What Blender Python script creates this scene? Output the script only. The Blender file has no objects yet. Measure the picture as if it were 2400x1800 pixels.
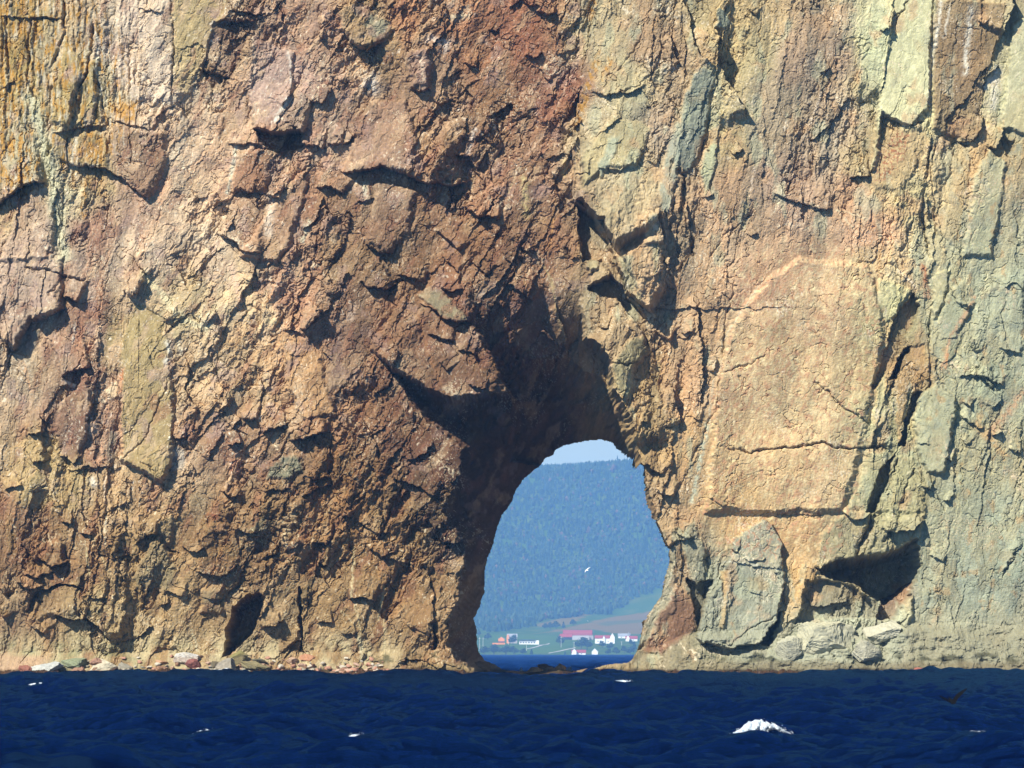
import bpy, math, random, time
import numpy as np
from mathutils import Vector
T00 = time.time()
random.seed(7)
C = bpy.context.scene.collection
F32 = np.float32

# ------------------------------------------------------------------ layout
S = 0.0375            # metres per photo pixel (2400 wide) on the cliff face
CAMD = 400.0          # camera to cliff face
CAMH = 2.14           # eye height over the sea
HOR = 1530.5          # photo row of the horizon
CX = 1200.0
FPX = CAMD / S
TS = 2.765            # enlargement of the study tiles
TILES = dict(A=(0, 0), B=(800, 0), C=(1600, 0), D=(0, 600), E=(800, 600), F=(1600, 600),
             G=(0, 1200), H=(800, 1200), I=(1600, 1200))

def tp(tile, pts):
    ox, oy = TILES[tile]
    return [(ox + x / TS, oy + y / TS) for x, y in pts]

def world(px, py, d):
    k = S * d / CAMD
    return ((px - CX) * k, d - CAMD, CAMH + (HOR - py) * k)

def lin(c):
    c = np.asarray(c, dtype=np.float64) / 255.0
    return np.where(c <= 0.04045, c / 12.92, ((c + 0.055) / 1.055) ** 2.4)

# ------------------------------------------------------------------ noise
def h2(ix, iy, seed):
    a = ix.astype(np.int64).astype(np.uint32)
    b = iy.astype(np.int64).astype(np.uint32)
    h = a * np.uint32(374761393) + b * np.uint32(668265263) + np.uint32((seed * 2246822519) & 0xffffffff)
    h = (h ^ (h >> np.uint32(13))) * np.uint32(1274126177)
    h = (h ^ (h >> np.uint32(16))) * np.uint32(2246822519)
    h = h ^ (h >> np.uint32(15))
    return (h & np.uint32(0xffffff)).astype(F32) / F32(0xffffff)

def gn(x, y, seed=0):
    xi = np.floor(x); yi = np.floor(y)
    xf = (x - xi).astype(F32); yf = (y - yi).astype(F32)
    u = xf * xf * xf * (xf * (xf * 6 - 15) + 10); v = yf * yf * yf * (yf * (yf * 6 - 15) + 10)
    def g(ox, oy):
        a = h2(xi + ox, yi + oy, seed) * F32(6.2831853)
        return np.cos(a) * (xf - ox) + np.sin(a) * (yf - oy)
    a = g(0, 0); b = g(1, 0); c = g(0, 1); d = g(1, 1)
    return ((a + (b - a) * u) * (1 - v) + (c + (d - c) * u) * v) * F32(1.5)

def fbm(x, y, o=4, seed=0, gain=0.5, lac=2.03):
    r = 0; a = 1.0; t = 0
    for i in range(o):
        r = r + a * gn(x, y, seed + i * 17); t += a
        x = x * lac + 13.7; y = y * lac - 7.1; a *= gain
    return r / t

def rmf(x, y, o=4, seed=0, gain=0.5):
    r = 0; a = 1.0; t = 0
    for i in range(o):
        n = 1 - np.abs(gn(x, y, seed + i * 31)) * 1.6
        r = r + a * n; t += a
        x = x * 2.03 + 5.2; y = y * 2.03 + 9.4; a *= gain
    return r / t

def voro(x, y, seed=0, jit=0.9):
    xi = np.floor(x); yi = np.floor(y)
    f1 = np.full(x.shape, 9., F32); f2 = np.full(x.shape, 9., F32)
    bx = np.zeros(x.shape, F32); by = np.zeros(x.shape, F32)
    cx = np.zeros(x.shape, F32); cy = np.zeros(x.shape, F32)
    for oy in (-1, 0, 1):
        for ox in (-1, 0, 1):
            ax = xi + ox; ay = yi + oy
            px = ax + 0.5 + (h2(ax, ay, seed) - 0.5) * jit
            py = ay + 0.5 + (h2(ax, ay, seed + 101) - 0.5) * jit
            dx = (x - px).astype(F32); dy = (y - py).astype(F32)
            d = dx * dx + dy * dy
            m = d < f1
            f2 = np.where(m, f1, np.minimum(f2, d))
            f1 = np.where(m, d, f1)
            bx = np.where(m, dx, bx); by = np.where(m, dy, by)
            cx = np.where(m, ax, cx); cy = np.where(m, ay, cy)
    return np.sqrt(f1), np.sqrt(f2), bx, by, cx, cy

def facets(x, y, seed, tilt=1.0, step=0.6):
    """piecewise tilted planes: the flat broken faces of jointed rock"""
    f1, f2, dx, dy, cx, cy = voro(x, y, seed)
    a = (h2(cx, cy, seed + 5) - 0.5) * 2; b = (h2(cx, cy, seed + 6) - 0.5) * 2; c = (h2(cx, cy, seed + 7) - 0.5) * 2
    return tilt * (a * dx + b * dy) + step * c, f2 - f1, h2(cx, cy, seed + 8), h2(cx, cy, seed + 9)

def tri(u, v, seed):
    # continuous triangular facets: linear interpolation over a skewed lattice
    k = (u + v) * F32(0.36602540); i = np.floor(u + k); j = np.floor(v + k)
    g = (i + j) * F32(0.21132487); x0 = u - (i - g); y0 = v - (j - g)
    a = (x0 > y0)
    # barycentric in skewed space
    s = (u + k) - i; t_ = (v + k) - j
    h00 = h2(i, j, seed); h11 = h2(i + 1, j + 1, seed)
    hm = np.where(a, h2(i + 1, j, seed), h2(i, j + 1, seed))
    hi = np.maximum(s, t_); lo_ = np.minimum(s, t_)
    return (h00 * (1 - hi) + hm * (hi - lo_) + h11 * lo_) * 2 - 1

def sst(a, b, x):
    t = np.clip((x - a) / (b - a), 0, 1)
    return t * t * (3 - 2 * t)

def inpoly(px, py, poly):
    r = np.zeros(px.shape, bool)
    n = len(poly)
    for i in range(n):
        x0, y0 = poly[i]; x1, y1 = poly[(i + 1) % n]
        if y0 == y1: continue
        m = ((y0 > py) != (y1 > py)) & (px < (x1 - x0) * (py - y0) / (y1 - y0) + x0)
        r ^= m
    return r

def dline(px, py, pts, closed=False):
    """distance to a polyline, signed side (left of travel as seen = +), position along it"""
    best = np.full(px.shape, 1e9, F32); side = np.zeros(px.shape, F32); along = np.zeros(px.shape, F32)
    pts = list(pts) + ([pts[0]] if closed else [])
    acc = 0.0
    for (x0, y0), (x1, y1) in zip(pts[:-1], pts[1:]):
        vx, vy = x1 - x0, y1 - y0
        L = math.hypot(vx, vy) + 1e-6
        t = np.clip(((px - x0) * vx + (py - y0) * vy) / (L * L), 0, 1)
        ex = px - (x0 + t * vx); ey = py - (y0 + t * vy)
        d = np.sqrt(ex * ex + ey * ey)
        s = -(vx * (py - y0) - vy * (px - x0))
        m = d < best
        best = np.where(m, d, best); side = np.where(m, np.sign(s), side); along = np.where(m, acc + t * L, along)
        acc += L
    return best, side, along / acc

# ------------------------------------------------------------------ objects
def tag(o, label=None, cat=None, group=None, kind=None):
    if label: o['label'] = label
    if cat: o['category'] = cat
    if group: o['group'] = group
    if kind: o['kind'] = kind
    return o

def mesh_obj(name, V, Fc, mat, parent=None, col=None, smooth=False, attrs=None):
    me = bpy.data.meshes.new(name)
    V = np.asarray(V, dtype=np.float32)
    if isinstance(Fc, np.ndarray):
        k = Fc.shape[1]; n = len(Fc)
        me.vertices.add(len(V)); me.vertices.foreach_set('co', V.ravel())
        me.loops.add(n * k); me.loops.foreach_set('vertex_index', Fc.astype(np.int32).ravel())
        me.polygons.add(n); me.polygons.foreach_set('loop_start', np.arange(0, n * k, k, dtype=np.int32))
        me.polygons.foreach_set('loop_total', np.full(n, k, dtype=np.int32))
        me.update(calc_edges=True)
    else:
        me.from_pydata([tuple(map(float, v)) for v in V], [], Fc); me.update()
    if smooth:
        me.polygons.foreach_set('use_smooth', np.ones(len(me.polygons), dtype=bool))
    else:
        me.polygons.foreach_set('use_smooth', np.zeros(len(me.polygons), dtype=bool))
    if col is not None:
        a = me.color_attributes.new('Col', 'FLOAT_COLOR', 'POINT')
        c4 = np.ones((len(V), 4), np.float32); c4[:, :3] = col
        a.data.foreach_set('color', c4.ravel())
    for k_, v_ in (attrs or {}).items():
        a = me.attributes.new(k_, 'FLOAT', 'POINT'); a.data.foreach_set('value', np.asarray(v_, np.float32))
    me.materials.append(mat)
    o = bpy.data.objects.new(name, me); C.objects.link(o)
    if parent is not None: o.parent = parent
    return o

def empty(name, loc=(0, 0, 0), rz=0.0):
    o = bpy.data.objects.new(name, None); C.objects.link(o)
    o.location = loc; o.rotation_euler = (0, 0, rz); o.empty_display_size = 0.5
    return o

def grid_faces(nr, nc):
    i = np.arange(nr * nc).reshape(nr, nc)
    return np.stack([i[:-1, :-1], i[1:, :-1], i[1:, 1:], i[:-1, 1:]], -1).reshape(-1, 4)

def nt(name):
    m = bpy.data.materials.new(name); m.use_nodes = True
    t = m.node_tree; b = t.nodes['Principled BSDF']
    return m, t, b

def mat_attr(name, rough=0.9, spec=0.15, nscale=3.0, namt=0.12, bump=0.0, bscale=12.0):
    m, t, b = nt(name)
    at = t.nodes.new('ShaderNodeAttribute'); at.attribute_name = 'Col'
    no = t.nodes.new('ShaderNodeTexNoise'); no.inputs['Scale'].default_value = nscale
    no.inputs['Detail'].default_value = 6.0; no.inputs['Roughness'].default_value = 0.65
    tc = t.nodes.new('ShaderNodeTexCoord'); t.links.new(tc.outputs['Object'], no.inputs['Vector'])
    mr = t.nodes.new('ShaderNodeMapRange'); mr.inputs[1].default_value = 0.25; mr.inputs[2].default_value = 0.75
    mr.inputs[3].default_value = 1 - namt; mr.inputs[4].default_value = 1 + namt
    t.links.new(no.outputs['Fac'], mr.inputs[0])
    mx = t.nodes.new('ShaderNodeMix'); mx.data_type = 'RGBA'; mx.blend_type = 'MULTIPLY'; mx.inputs[0].default_value = 1.0
    t.links.new(at.outputs['Color'], mx.inputs[6]); t.links.new(mr.outputs[0], mx.inputs[7])
    t.links.new(mx.outputs[2], b.inputs['Base Color'])
    b.inputs['Roughness'].default_value = rough; b.inputs['Specular IOR Level'].default_value = spec
    if bump:
        n2 = t.nodes.new('ShaderNodeTexNoise'); n2.inputs['Scale'].default_value = bscale
        n2.inputs['Detail'].default_value = 5.0; n2.inputs['Roughness'].default_value = 0.7
        t.links.new(tc.outputs['Object'], n2.inputs['Vector'])
        bp = t.nodes.new('ShaderNodeBump'); bp.inputs['Strength'].default_value = bump; bp.inputs['Distance'].default_value = 0.08
        t.links.new(n2.outputs['Fac'], bp.inputs['Height']); t.links.new(bp.outputs['Normal'], b.inputs['Normal'])
    return m

def mat_flat(name, rgb, rough=0.8, nscale=2.0, namt=0.1, spec=0.2):
    m, t, b = nt(name)
    no = t.nodes.new('ShaderNodeTexNoise'); no.inputs['Scale'].default_value = nscale; no.inputs['Detail'].default_value = 4
    tc = t.nodes.new('ShaderNodeTexCoord'); t.links.new(tc.outputs['Object'], no.inputs['Vector'])
    cr = t.nodes.new('ShaderNodeValToRGB')
    cr.color_ramp.elements[0].position = 0.3; cr.color_ramp.elements[1].position = 0.7
    cr.color_ramp.elements[0].color = (*[c * (1 - namt) for c in rgb], 1)
    cr.color_ramp.elements[1].color = (*[min(1, c * (1 + namt)) for c in rgb], 1)
    t.links.new(no.outputs['Fac'], cr.inputs['Fac']); t.links.new(cr.outputs['Color'], b.inputs['Base Color'])
    b.inputs['Roughness'].default_value = rough; b.inputs['Specular IOR Level'].default_value = spec
    return m

# ================================================================== CLIFF
STEP = 1.6
xs = np.concatenate([np.arange(-900, -40, 10.), np.arange(-40, 2440, STEP), np.arange(2440, 3301, 10.)])
ys = np.concatenate([np.arange(-940, -40, 10.), np.arange(-40, 1646, STEP)])
PXG, PYG = np.meshgrid(xs, ys)
NR, NC = PXG.shape
X = PXG.ravel().astype(F32); Y = PYG.ravel().astype(F32)

# ragged the coordinates so that authored outlines break like rock
WX = X + 9 * fbm(X / 42, Y / 42, 3, 11) + 3.0 * gn(X / 9, Y / 9, 12)
WY = Y + 9 * fbm(X / 42, Y / 42, 3, 13) + 3.0 * gn(X / 9, Y / 9, 14)

def bbox(pts, m):
    ax = [p[0] for p in pts]; ay = [p[1] for p in pts]
    x0, x1, y0, y1 = min(ax) - m, max(ax) + m, min(ay) - m, max(ay) + m
    i0, i1 = np.searchsorted(xs, [x0 - 14, x1 + 14]); j0, j1 = np.searchsorted(ys, [y0 - 14, y1 + 14])
    r = np.arange(j0, j1)[:, None] * NC + np.arange(i0, i1)[None, :]
    return r.ravel()

# ---- zones
def soft(poly, edge=40.0):
    idx = bbox(poly, edge * 2)
    w = np.zeros(X.shape, F32)
    d, _, _ = dline(WX[idx], WY[idx], poly, True)
    ins = inpoly(WX[idx], WY[idx], poly)
    sd = np.where(ins, d, -d)
    w[idx] = sst(-edge, edge, sd)
    return w

RIGHT_EDGE = tp('B', [(1690, -120), (1640, 60), (1590, 330), (1500, 850), (1505, 1110), (1490, 1290)])
right_w = sst(1330, 1420, WX)
smooth_slab = soft([(1730, 590), (1960, 560), (2070, 640), (2080, 800), (2040, 960), (2010, 1180), (1960, 1330), (1640, 1300), (1640, 1180), (1665, 900)], 22)
grey_right = soft([(2200, 540), (2270, 340), (2420, 200), (2420, 1560), (2110, 1560), (2160, 1280), (2150, 960), (2180, 700)], 25)
top_left = soft([(-60, -60), (320, -60), (330, 300), (120, 320), (-60, 420)], 40)
lower_left = soft([(-60, 1180), (300, 1210), (520, 1160), (800, 1040), (1060, 1180), (1060, 1600), (-60, 1600)], 80)

# ---- large shape
P = 1.1 * fbm(X / 620, Y / 760, 3, 1) + 0.9 * fbm(X / 210, Y / 260, 3, 2)
P += -0.6 * sst(500, 1350, X) * sst(1300, 300, Y) * (1 - right_w)
# ---- facets: strata lean right in the middle, stand upright at both sides
def rot(a, sx, sy, ox=0, oy=0):
    c, s = math.cos(a), math.sin(a)
    u = (WX * c + WY * s) / sx + ox; v = (-WX * s + WY * c) / sy + oy
    return u, v
# angle measured so that v runs along the strata
mid = np.clip(sst(230, 420, X) * sst(1420, 1300, X) + 0.0, 0, 1)
lean = math.radians(28); up = math.radians(9)
rough_amt = 1.0 + 0.55 * lower_left + 0.35 * sst(450, 600, X) * sst(1300, 1150, X) * sst(700, 500, Y) \
    - 0.82 * smooth_slab - 0.45 * grey_right - 0.45 * top_left
u, v = rot(lean, 105, 215, 4.1, 9.3)
_, _, fl_, fl2_ = facets(u + .3 * gn(u * 2, v * 2, 301), v + .3 * gn(u * 2 + 3, v * 2, 302), 303)
u, v = rot(up, 85, 300, 2.1, 3.3)
_, _, fr_, _ = facets(u + .25 * gn(u * 2, v * 2, 304), v + .25 * gn(u * 2 + 3, v * 2, 305), 306)
flatface = np.where(mid > .5, fl_ > .52, fr_ > .5)
rough_amt = rough_amt * np.where(flatface, 0.38, 1.12)
acc_edge = np.zeros(X.shape, F32)
cellA = cellB = cellC = None
for k, (sx, sy, amp, stp) in enumerate([(170, 290, 1.5, 0.62), (66, 128, 0.55, 0.26), (27, 48, 0.20, 0.10), (12, 20, 0.08, 0.04)]):
    u, v = rot(lean, sx, sy, 3.3 * k, 1.7 * k)
    fa, ea, ia, ja = facets(u + 0.25 * gn(u * 2, v * 2, 41 + k), v + 0.25 * gn(u * 2 + 9, v * 2, 45 + k), 50 + k, amp, stp)
    u, v = rot(up, sx * 0.8, sy * 1.5, 8.3 * k, 4.7 * k)
    fb, eb, ib, jb = facets(u + 0.2 * gn(u * 2, v * 2, 61 + k), v + 0.2 * gn(u * 2 + 9, v * 2, 65 + k), 70 + k, amp * 0.8, stp * 0.9)
    wgt = (0.26, 0.34, 0.6, 0.95)[k]
    P += wgt * rough_amt * np.where(mid > 0.5, fa, fb)
    u, v = rot(lean, sx * 0.8, sy * 0.8, 31.3 * k, 17.7)
    ta = tri(u + 0.3 * gn(u * 1.3, v * 1.3, 131 + k), v + 0.3 * gn(u * 1.3 + 5, v * 1.3, 135 + k), 140 + k)
    u, v = rot(up, sx * 0.7, sy * 1.3, 11.3 * k, 7.7)
    tb = tri(u + 0.3 * gn(u * 1.3, v * 1.3, 151 + k), v + 0.3 * gn(u * 1.3 + 5, v * 1.3, 155 + k), 160 + k)
    P += (0.62, 0.30, 0.14, 0.08)[k] * rough_amt * (ta * mid + 0.8 * tb * (1 - mid))
    e = np.where(mid > 0.5, ea, eb)
    if k == 0: cellA = np.where(mid > 0.5, ia, ib)
    if k == 1: cellB = np.where(mid > 0.5, ia, ib); cellB2 = np.where(mid > 0.5, ja, jb)
    if k == 2: cellC = np.where(mid > 0.5, ia, ib)
    # narrow open joints between blocks, only here and there
    gate = sst(0.12, 0.34, fbm(X / 90, Y / 90, 2, 80 + k))
    P -= (0.20, 0.12, 0.08, 0.04)[k] * np.exp(-(e / (0.035, 0.05, 0.07, 0.1)[k]) ** 2) * gate * rough_amt
    del fa, fb, ea, eb, ia, ib, ja, jb
# ---- bedding: long narrow beds that break off in steps
for k, (sx, sy, amp, stp) in enumerate([(64, 400, .45, .34), (26, 210, .20, .15), (11, 120, .06, .06)]):
    u, v = rot(lean * 1.05, sx, sy, 5.3 * k, 2.7); wob = 0.35 * gn(v * 1.7, u * 0.15, 211 + k)
    fa, ea, ia, _ = facets(u + wob, v, 215 + k, amp, stp)
    u, v = rot(up * 0.9, sx * .9, sy * 1.3, 2.3 * k, 6.7); wob = 0.35 * gn(v * 1.7, u * 0.15, 221 + k)
    fb, eb, ib, _ = facets(u + wob, v, 225 + k, amp, stp)
    gate = 0.25 + 0.75 * sst(-0.15, 0.25, fbm(X / 160, Y / 200, 2, 230 + k))
    P += np.minimum(0.25 + 0.75 * rough_amt, 1.1) * (1 - 0.75 * smooth_slab) * gate * np.where(mid > .5, fa, fb * .9)
    if k == 0: bedc = np.where(mid > .5, ia, ib)
    if k == 1: bedc2 = np.where(mid > .5, ia, ib)
# ---- grain
u, v = rot(lean, 1, 1)
gs = fbm(u / 7, v / 26, 4, 90)
P += rough_amt * (0.07 * gs + 0.07 * fbm(WX / 22, WY / 22, 4, 95) + 0.05 * (rmf(u / 16, v / 40, 4, 97) - 0.5))
P += 0.05 * fbm(X / 5, Y / 5, 2, 99) * (0.6 + 0.4 * rough_amt)
u, v = rot(lean, 1, 1)
for k, (a_, b_) in enumerate([(52, 96), (30, 70), (80, 60)]):
    q_ = np.abs(gn(u / a_ + 0.4 * gn(u / 20, v / 20, 170 + k), v / b_, 180 + k))
    P -= (0.24, 0.16, 0.22)[k] * np.exp(-(q_ * min(a_, b_) / 1.5) ** 2) * sst(-0.05, 0.2, fbm(X / 70, Y / 70, 2, 190 + k)) * (0.4 + 0.6 * rough_amt)
# upright ribs, top left
P += top_left * 0.22 * (np.abs(gn(WX / 17, WY / 260, 120)) * 2 - 0.6)

# ---- authored ledges: (tile, points, protrusion m, reach px); rock left of the travel direction stands proud
LEDGES = [
 ('A', [(1630,840),(1760,850),(1900,845),(1990,870)], 1.4, 110), ('A', [(1480,935),(1600,915),(1700,950)], .5, 60),
 ('A', [(1950,930),(2100,965)], .6, 50), ('A', [(340,870),(500,830),(700,790)], .5, 90), ('A', [(700,785),(840,800),(980,840)], .32, 70),
 ('A', [(440,1080),(560,1075),(700,1105),(780,1140),(870,1220),(980,1300)], .7, 110), ('A', [(-60,1360),(150,1200),(310,1175)], 1.3, 120),
 ('A', [(1500,1238),(1560,1222),(1650,1245)], .6, 40), ('A', [(1720,1260),(1810,1290)], .7, 50), ('A', [(1400,1508),(1520,1570),(1600,1640),(1700,1650)], .95, 110),
 ('A', [(1390,140),(1500,150),(1560,160),(1650,130)], .6, 50), ('A', [(1500,70),(1600,92),(1700,95)], .5, 40), ('A', [(2050,1210),(2150,1200),(2240,1260)], .8, 70),
 ('A', [(0,90),(120,110),(400,110)], .25, 40), ('A', [(880,50),(1000,80),(1060,95)], .3, 40), ('A', [(2000,650),(2090,665),(2150,560)], .5, 60),
 ('A', [(1280,440),(1400,470),(1500,490)], .45, 50), ('A', [(1820,700),(1905,600)], .6, 50), ('A', [(2120,920),(2212,930)], .6, 50),
 ('A', [(0,560),(100,520)], .3, 30), ('A', [(440,830),(520,560),(560,420)], .35, 40), ('A', [(1960,1500),(2060,1400),(2100,1260)], .5, 60),
 ('B', [(-30,1095),(100,1120),(250,1080),(400,1120),(560,1190),(700,1200),(850,1160)], 1.35, 150), ('B', [(0,200),(80,290),(160,332),(260,290)], .7, 80),
 ('B', [(440,560),(500,590),(590,570)], .8, 70), ('B', [(150,1580),(250,1630),(330,1659)], .7, 70), ('B', [(720,1000),(830,1005),(870,1080),(960,960)], .7, 60),
 ('B', [(800,1330),(880,1400),(940,1395),(1035,1420)], 1.0, 80), ('B', [(610,1480),(700,1560),(760,1640)], .7, 60), ('B', [(780,400),(880,420)], .5, 40),
 ('B', [(1250,60),(1330,100),(1400,80)], .6, 40), ('B', [(960,170),(1010,205)], .5, 30), ('B', [(590,620),(640,660),(700,640)], .6, 40),
 ('B', [(1500,1290),(1560,1300),(1640,1405),(1700,1420),(1730,1530),(1800,1640)], 2.6, 150), ('B', [(1600,598),(1700,622),(1850,610),(1980,560)], .4, 60),
 ('B', [(1520,1112),(1600,1135)], .5, 40), ('B', [(1650,1110),(1810,1110),(1900,1040)], .35, 60), ('B', [(1480,860),(1560,770)], .5, 40), ('B', [(1490,1010),(1520,950)], .5, 30),
 ('B', [(1640,890),(1760,820),(1830,740)], .35, 40), ('B', [(2080,1600),(2060,1480),(2040,1380)], 1.0, 60), ('B', [(2200,420),(2150,360),(2140,240)], .6, 40),
 ('B', [(1330,1030),(1450,970)], .4, 40), ('B', [(1290,430),(1350,520)], .4, 40), ('B', [(1180,350),(1260,370),(1310,330)], .4, 40),
 ('B', [(200,640),(90,800),(60,900)], .6, 40), ('B', [(0,930),(70,880)], .6, 40), ('B', [(100,1310),(210,1280)], .3, 40), ('B', [(1160,1600),(1220,1645),(1260,1620)], .5, 40),
 ('C', [(412,800),(380,700),(300,560),(240,440),(212,300),(235,190)], 1.4, 80), ('C', [(200,440),(100,380),(62,230),(30,60),(0,0)], .6, 50),
 ('C', [(1272,650),(1300,500),(1340,300),(1372,-20)], .6, 60), ('C', [(1080,1150),(1222,1128)], .6, 50), ('C', [(580,1240),(700,1310),(830,1340),(980,1365)], .4, 60),
 ('C', [(1290,730),(1400,790),(1500,815)], .2, 40), ('C', [(1780,900),(1880,910),(1930,850),(1950,740)], .6, 60), ('C', [(1960,940),(2030,965),(2085,830)], .7, 50),
 ('C', [(2060,240),(2110,130),(2135,-20)], 1.2, 60), ('C', [(1945,560),(1960,500),(2050,420)], .5, 40), ('C', [(300,980),(330,1005),(385,965)], .4, 30),
 ('C', [(1900,140),(1960,180)], .4, 30), ('C', [(1270,200),(1310,200),(1350,180)], .4, 30), ('C', [(890,470),(960,440)], .35, 40), ('C', [(415,60),(470,108)], .4, 30),
 ('C', [(1530,1480),(1600,1460),(1580,1240)], .3, 30), ('C', [(120,1280),(160,1300),(200,1260)], .3, 30), ('C', [(60,1620),(40,1500),(20,1300)], .45, 30), ('C', [(430,1540),(480,1500)], .3, 30),
 ('D', [(195,410),(290,420),(360,370),(420,348)], 1.1, 90), ('D', [(410,258),(460,270),(520,300)], .8, 70), ('D', [(-20,490),(40,580),(85,622)], .6, 50),
 ('D', [(390,770),(470,750),(595,732)], 1.15, 90), ('D', [(190,1150),(295,1143)], .65, 60), ('D', [(390,1290),(470,1340),(535,1298)], .55, 80), ('D', [(430,1395),(560,1380),(760,1358)], .3, 50),
 ('D', [(210,1350),(312,1308)], .6, 60), ('D', [(1830,490),(1900,492),(1980,522)], .4, 60), ('D', [(1140,1190),(1212,1184)], .55, 50), ('D', [(1570,1050),(1675,1060)], .65, 40),
 ('D', [(1680,1150),(1800,1110),(1885,1083)], .9, 70), ('D', [(1860,1212),(2000,1170),(2135,1128)], 1.1, 80), ('D', [(1930,470),(1990,482),(2085,335)], .9, 70),
 ('D', [(1480,1222),(1565,1200)], .55, 50), ('D', [(1420,1520),(1490,1560),(1570,1540)], .7, 60), ('D', [(2020,1450),(2145,1428)], .65, 60), ('D', [(1690,1540),(1900,1500)], .45, 50),
 ('D', [(1400,1020),(1470,960),(1500,880)], .4, 50), ('D', [(180,85),(300,95),(400,130),(560,160)], .2, 40), ('D', [(30,1530),(150,1480)], .35, 40), ('D', [(700,1640),(830,1605)], .4, 40),
 ('D', [(80,600),(200,420)], .6, 50), ('D', [(250,1050),(300,1080)], .5, 40), ('D', [(1960,1560),(2060,1510),(2150,1480)], .6, 50), ('D', [(1340,1330),(1420,1180),(1450,1140)], .35, 40),
 ('D', [(1500,1120),(1560,1040)], .4, 40), ('D', [(860,-10),(935,112),(965,140)], .5, 40), ('D', [(800,225),(850,262),(950,150)], .6, 50), ('D', [(1340,450),(1400,380)], .35, 40),
 ('E', [(110,160),(200,200),(300,212),(365,160)], .9, 90), ('E', [(355,100),(480,150),(545,170)], .6, 50), ('E', [(640,212),(700,225),(780,220)], .8, 60),
 ('E', [(490,310),(560,330),(640,410),(720,430),(865,438)], 1.0, 90), ('E', [(560,500),(640,540),(745,562)], .65, 60), ('E', [(750,610),(875,640)], .55, 50),
 ('E', [(195,610),(330,735),(500,840),(680,935),(880,918),(1105,905)], 1.8, 190), ('E', [(1080,180),(1150,230),(1245,300)], .8, 60), ('E', [(1590,190),(1690,180),(1760,110)], 1.0, 50),
 ('E', [(1740,0),(1810,120),(1850,220),(1960,330),(2025,370)], 2.2, 110), ('E', [(1680,460),(1735,470)], .6, 40), ('E', [(1590,520),(1680,590),(1745,700),(1755,850),(1850,1000),(1895,1160),(1915,1280)], 2.4, 110),
 ('E', [(2040,480),(2125,552)], .7, 50), ('E', [(1930,1080),(1985,1092)], .5, 40), ('E', [(2205,1085),(2160,960),(2140,830)], .9, 50), ('E', [(2110,60),(2150,40)], .5, 40), ('E', [(1765,690),(1850,720),(1920,680)], .25, 40),
 ('E', [(660,-10),(710,60),(760,100)], .4, 40), ('E', [(420,1330),(560,1270),(600,1200)], .45, 60), ('E', [(180,1180),(280,1110)], .5, 50), ('E', [(60,900),(110,800)], .4, 40), ('E', [(340,1440),(500,1500),(640,1560)], .6, 50),
 ('E', [(830,850),(950,880)], .6, 40), ('E', [(640,700),(700,760)], .5, 40), ('E', [(850,440),(940,560),(1010,730),(1100,905)], -1.2, 60), ('E', [(1480,640),(1440,470),(1390,300)], .7, 40),
 ('E', [(1890,1340),(1990,1360),(2080,1430)], .7, 50), ('E', [(2040,1510),(2150,1560)], .6, 50), ('E', [(980,290),(1060,340)], .5, 40), ('E', [(1280,470),(1380,540),(1460,600)], .8, 50), ('E', [(850,30),(930,130)], .6, 50),
 ('F', [(1730,200),(1790,310),(1845,372)], .5, 50), ('F', [(100,1000),(130,800),(110,500),(70,250)], .5, 40), ('F', [(1800,340),(1840,300)], .3, 30), ('F', [(1860,540),(1900,620)], .35, 30), ('F', [(1910,770),(1960,800),(1990,850)], .5, 30),
 ('F', [(1780,1020),(1860,1080),(1960,1120)], .4, 40), ('F', [(1820,940),(1860,980)], .5, 30), ('F', [(2020,1170),(2070,1130)], .5, 30), ('F', [(1690,1580),(1730,1600)], .5, 30), ('F', [(1520,1220),(1600,1230)], .4, 30),
 ('F', [(1700,1300),(1760,1320)], .4, 30), ('F', [(1810,1180),(1850,1220)], .4, 30), ('F', [(1540,1480),(1600,1520)], .6, 40), ('F', [(2000,1000),(2070,900)], .3, 30), ('F', [(2110,1250),(2200,1270)], .35, 30), ('F', [(1780,770),(1950,780),(2100,860)], .35, 40),
 ('F', [(2040,580),(2120,610),(2212,630)], .3, 40), ('F', [(2080,210),(2150,175),(2212,210)], .3, 40), ('F', [(0,500),(80,490)], .45, 40), ('F', [(150,1560),(250,1612),(400,1652)], .15, 40), ('F', [(200,760),(215,650)], .4, 30),
 ('F', [(310,1250),(450,1270),(600,1250),(750,1240),(920,1205),(985,1247),(1100,1247),(1350,1230),(1490,1242)], .09, 50), ('F', [(870,810),(960,910),(1060,990),(1190,1070)], .16, 50),
 ('G', [(880,200),(960,150),(1035,160)], .8, 60), ('G', [(250,290),(330,352),(445,318)], .9, 70), ('G', [(150,402),(250,422),(355,388)], .5, 40), ('G', [(170,660),(230,520),(380,462),(480,470),(555,502)], .6, 60),
 ('G', [(340,675),(450,690),(560,690),(640,740),(715,855)], 1.0, 80), ('G', [(640,840),(672,940)], .5, 30), ('G', [(1690,750),(1780,735),(1835,680)], .9, 70), ('G', [(1030,600),(1095,598)], .5, 40), ('G', [(1540,120),(1640,140),(1700,130)], .6, 50),
 ('G', [(1180,240),(1280,260),(1340,230)], .6, 50), ('G', [(2020,190),(2135,212)], 1.0, 70), ('G', [(2055,322),(2135,330)], .8, 60), ('G', [(2050,720),(2155,722)], .5, 50), ('G', [(870,805),(1000,742)], .5, 40), ('G', [(720,770),(800,835),(870,812)], .5, 50),
 ('G', [(400,60),(470,70)], .5, 40), ('G', [(520,130),(600,150)], .5, 40), ('G', [(1260,380),(1420,420),(1560,340)], .5, 60), ('G', [(0,490),(40,540)], .6, 40), ('G', [(0,610),(40,690)], .7, 40), ('G', [(130,190),(180,270),(260,330)], .5, 40), ('G', [(1850,250),(1950,200)], .5, 40),
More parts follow.
